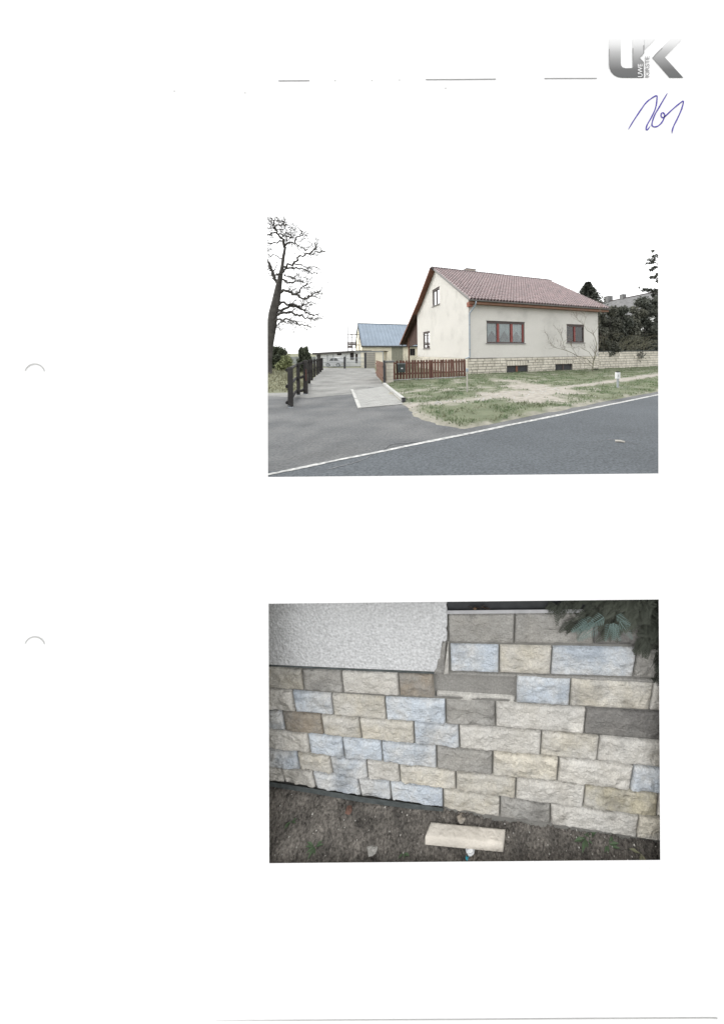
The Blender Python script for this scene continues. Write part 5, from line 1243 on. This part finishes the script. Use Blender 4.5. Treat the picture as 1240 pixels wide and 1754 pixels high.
# ================================================================== THE SHEET OF PAPER
PY = 3.60
def page(x, y, d=0.0): return at(x, y, PY - d)
sheet = thing('paper_sheet', page(620, 1754), 'large white sheet with two picture openings, a logo and a handwritten number', 'paper')
w1 = [(458.3, 371.5), (1126.2, 369.5), (1127, 811), (459.3, 817)]
w2 = [(460.3, 1034), (1127.5, 1026.8), (1130, 1473), (461.5, 1478.5)]
holed([(-160, -140), (1400, -140), (1400, 1900), (-160, 1900)], [w1, w2], lambda x, y: page(x, y), M['paper'], 'page', sheet, lambda x, y: page(x, y, -.012))
def ribbon(name, pts, wpx, m, d=.004, parent=None):
    """ink stroke lying on the sheet, round-ended feel by tapering the ends"""
    mb = MB(); P_ = [Vector((x, y, 0)) for x, y in pts]; k = len(P_)
    W_ = wpx if hasattr(wpx, '__len__') else [wpx] * k
    Ls = []; Rs = []
    for i, p in enumerate(P_):
        t = (P_[min(i + 1, k - 1)] - P_[max(i - 1, 0)]); t = t.normalized() if t.length > 0 else Vector((1, 0, 0)); nn_ = Vector((-t.y, t.x, 0)) * W_[i] / 2
        Ls.append(page(p.x + nn_.x, p.y + nn_.y, d)); Rs.append(page(p.x - nn_.x, p.y - nn_.y, d))
    for i in range(k - 1): mb.quad(Ls[i], Ls[i + 1], Rs[i + 1], Rs[i])
    return mb.build(name, m, parent or sheet)
def smooth_line(pts, n=6):
    out = []
    for i in range(len(pts) - 1):
        p0 = pts[max(i - 1, 0)]; p1 = pts[i]; p2 = pts[i + 1]; p3 = pts[min(i + 2, len(pts) - 1)]
        for j in range(n):
            t = j / n
            out.append(tuple(.5 * ((2 * p1[c]) + (-p0[c] + p2[c]) * t + (2 * p0[c] - 5 * p1[c] + 4 * p2[c] - p3[c]) * t * t + (-p0[c] + 3 * p1[c] - 3 * p2[c] + p3[c]) * t ** 3) for c in (0, 1)))
    out.append(pts[-1]); return out
lz = lambda x, y: (1000 + x / 6.2, 40 + y / 6.2)
for si, stn in enumerate(([(470, 1125), (520, 1040), (600, 920), (650, 850), (700, 805), (765, 768), (773, 800), (757, 900), (712, 1000), (672, 1070), (657, 1120), (672, 1128), (702, 1088)],
            [(884, 740), (842, 810), (790, 900), (750, 970), (725, 1040), (720, 1082), (748, 1099), (790, 1085), (828, 1045), (850, 1000), (855, 972), (840, 950), (820, 956), (817, 985), (835, 1000), (862, 984), (940, 910), (1000, 860), (1046, 826), (1051, 850), (1030, 920), (990, 1010), (955, 1080), (937, 1130), (932, 1170)])):
    pl = smooth_line([lz(*p) for p in stn]); k = len(pl); rg = random.Random(si)
    ribbon('handwritten_number', pl, [2.1 * (min(1, .35 + i / 8, .3 + (k - 1 - i) / 6)) * (1 + .12 * math.sin(i * .7)) for i in range(k)], M['ink_blue'])
# logo: faded grey letters
lg = bpy.data.materials.new('logo_print'); lg.use_nodes = True; n_ = lg.node_tree.nodes; l_ = lg.node_tree.links; b_ = n_['Principled BSDF']; b_.inputs['Roughness'].default_value = .9
tc = n_.new('ShaderNodeTexCoord'); sp = n_.new('ShaderNodeSeparateXYZ'); mr = n_.new('ShaderNodeMapRange'); rp = n_.new('ShaderNodeValToRGB')
zt1, zb1 = page(1105, 66).z - base_of(sheet).z, page(1105, 133).z - base_of(sheet).z
mr.inputs['From Min'].default_value = zb1; mr.inputs['From Max'].default_value = zt1; l_.new(tc.outputs['Object'], sp.inputs[0]); l_.new(sp.outputs['Z'], mr.inputs['Value']); l_.new(mr.outputs[0], rp.inputs['Fac'])
rp.color_ramp.elements[0].position = 0.0; rp.color_ramp.elements[0].color = (.125, .13, .13, 1); rp.color_ramp.elements[1].position = 1; rp.color_ramp.elements[1].color = (.80, .80, .80, 1)
for ps, c in ((.2, .15), (.45, .30), (.65, .46), (.85, .70)): e = rp.color_ramp.elements.new(ps); e.color = (c, c, c, 1)
l_.new(rp.outputs[0], b_.inputs['Base Color'])
U = [(263, 165), (263, 430), (268, 470), (285, 515), (315, 548), (355, 569), (405, 577), (632, 577), (632, 415), (585, 368), (632, 315), (632, 165), (514, 165), (514, 474), (440, 476), (410, 468), (392, 448), (388, 420), (388, 165)]
K = [(915, 165), (1040, 165), (855, 360), (1052, 577), (905, 577), (722, 365)]
K2 = [(640, 165), (755, 165), (640, 285)]
for pl in (U, K, K2):
    holed([lz(*p) for p in pl], [], lambda x, y: page(x, y, .004), lg, 'logo_letter', sheet)
for pl in ([(266, 272), (266, 435), (272, 475)], [(517, 262), (517, 470)], [(725, 368), (775, 312), (828, 262)], [(632, 230), (632, 315), (588, 368), (632, 415)]):
    ribbon('logo_edge', [lz(*p) for p in pl], 1.3, M['ink_grey'], .006)
def lettering(text, px, py, hpx, lenpx, m, name, parent, d=.008):
    """upward-reading capitals: origin at the foot of the first letter"""
    cu = bpy.data.curves.new('t', 'FONT'); cu.body = text; cu.size = 1; cu.offset = .012; ob = bpy.data.objects.new('t', cu); COL.objects.link(ob)
    dg = bpy.context.evaluated_depsgraph_get(); me0 = bpy.data.meshes.new_from_object(ob.evaluated_get(dg)); bpy.data.objects.remove(ob)
    xs = [v.co.x for v in me0.vertices]; ys = [v.co.y for v in me0.vertices]; x0, x1, y0, y1 = min(xs), max(xs), min(ys), max(ys)
    mb = MB(); mb.add([page(px - (v.co.y - y0) / (y1 - y0) * hpx, py - (v.co.x - x0) / (x1 - x0) * lenpx, d) for v in me0.vertices], [tuple(p.vertices) for p in me0.polygons])
    bpy.data.meshes.remove(me0); return mb.build(name, m, parent)
q = lz(618, 570); lettering('UWE', q[0], q[1], 8.0, 22.5, M['ink_white'], 'logo_lettering', sheet)
q = lz(692, 570); lettering('KIRSTE', q[0], q[1], 7.2, 35.5, M['ink_grey'], 'logo_lettering', sheet)
# faint printed lines, dots, rims of the punched holes, painted shadow line of the sheet's bottom edge
for pts, w_ in (([(477, 138.3), (530, 138)], 1.5), ([(729, 136.2), (790, 135.9), (849, 135.3)], 1.5), ([(932, 134.3), (1022, 134)], 1.5)): ribbon('ruled_line', pts, w_, M['ink_grey'])
for x, y in ((299, 156), (420, 159), (574, 138), (637, 138), (684, 137), (763, 151)): ribbon('printed_dot', [(x - 1.2, y), (x + 1.2, y)], 1.6, M['ink_shadow_pale'])
for y in (623.5, 1091): 
    ribbon('hole_rim', [(60 + 17 * math.cos(R(a)), y + 16 - 16 * math.sin(R(a))) for a in range(12, 169, 8)], [1.0 + 1.2 * math.sin(R(a)) for a in range(12, 169, 8)], M['ink_shadow_pale'])
ribbon('edge_shadow_line', [(370, 1748.5), (520, 1748), (800, 1746.6), (1010, 1745), (1215, 1744), (1228, 1744.6)], [.4, 1.2, 1.6, 1.8, 2.0, 2.6], M['ink_shadow_pale'])
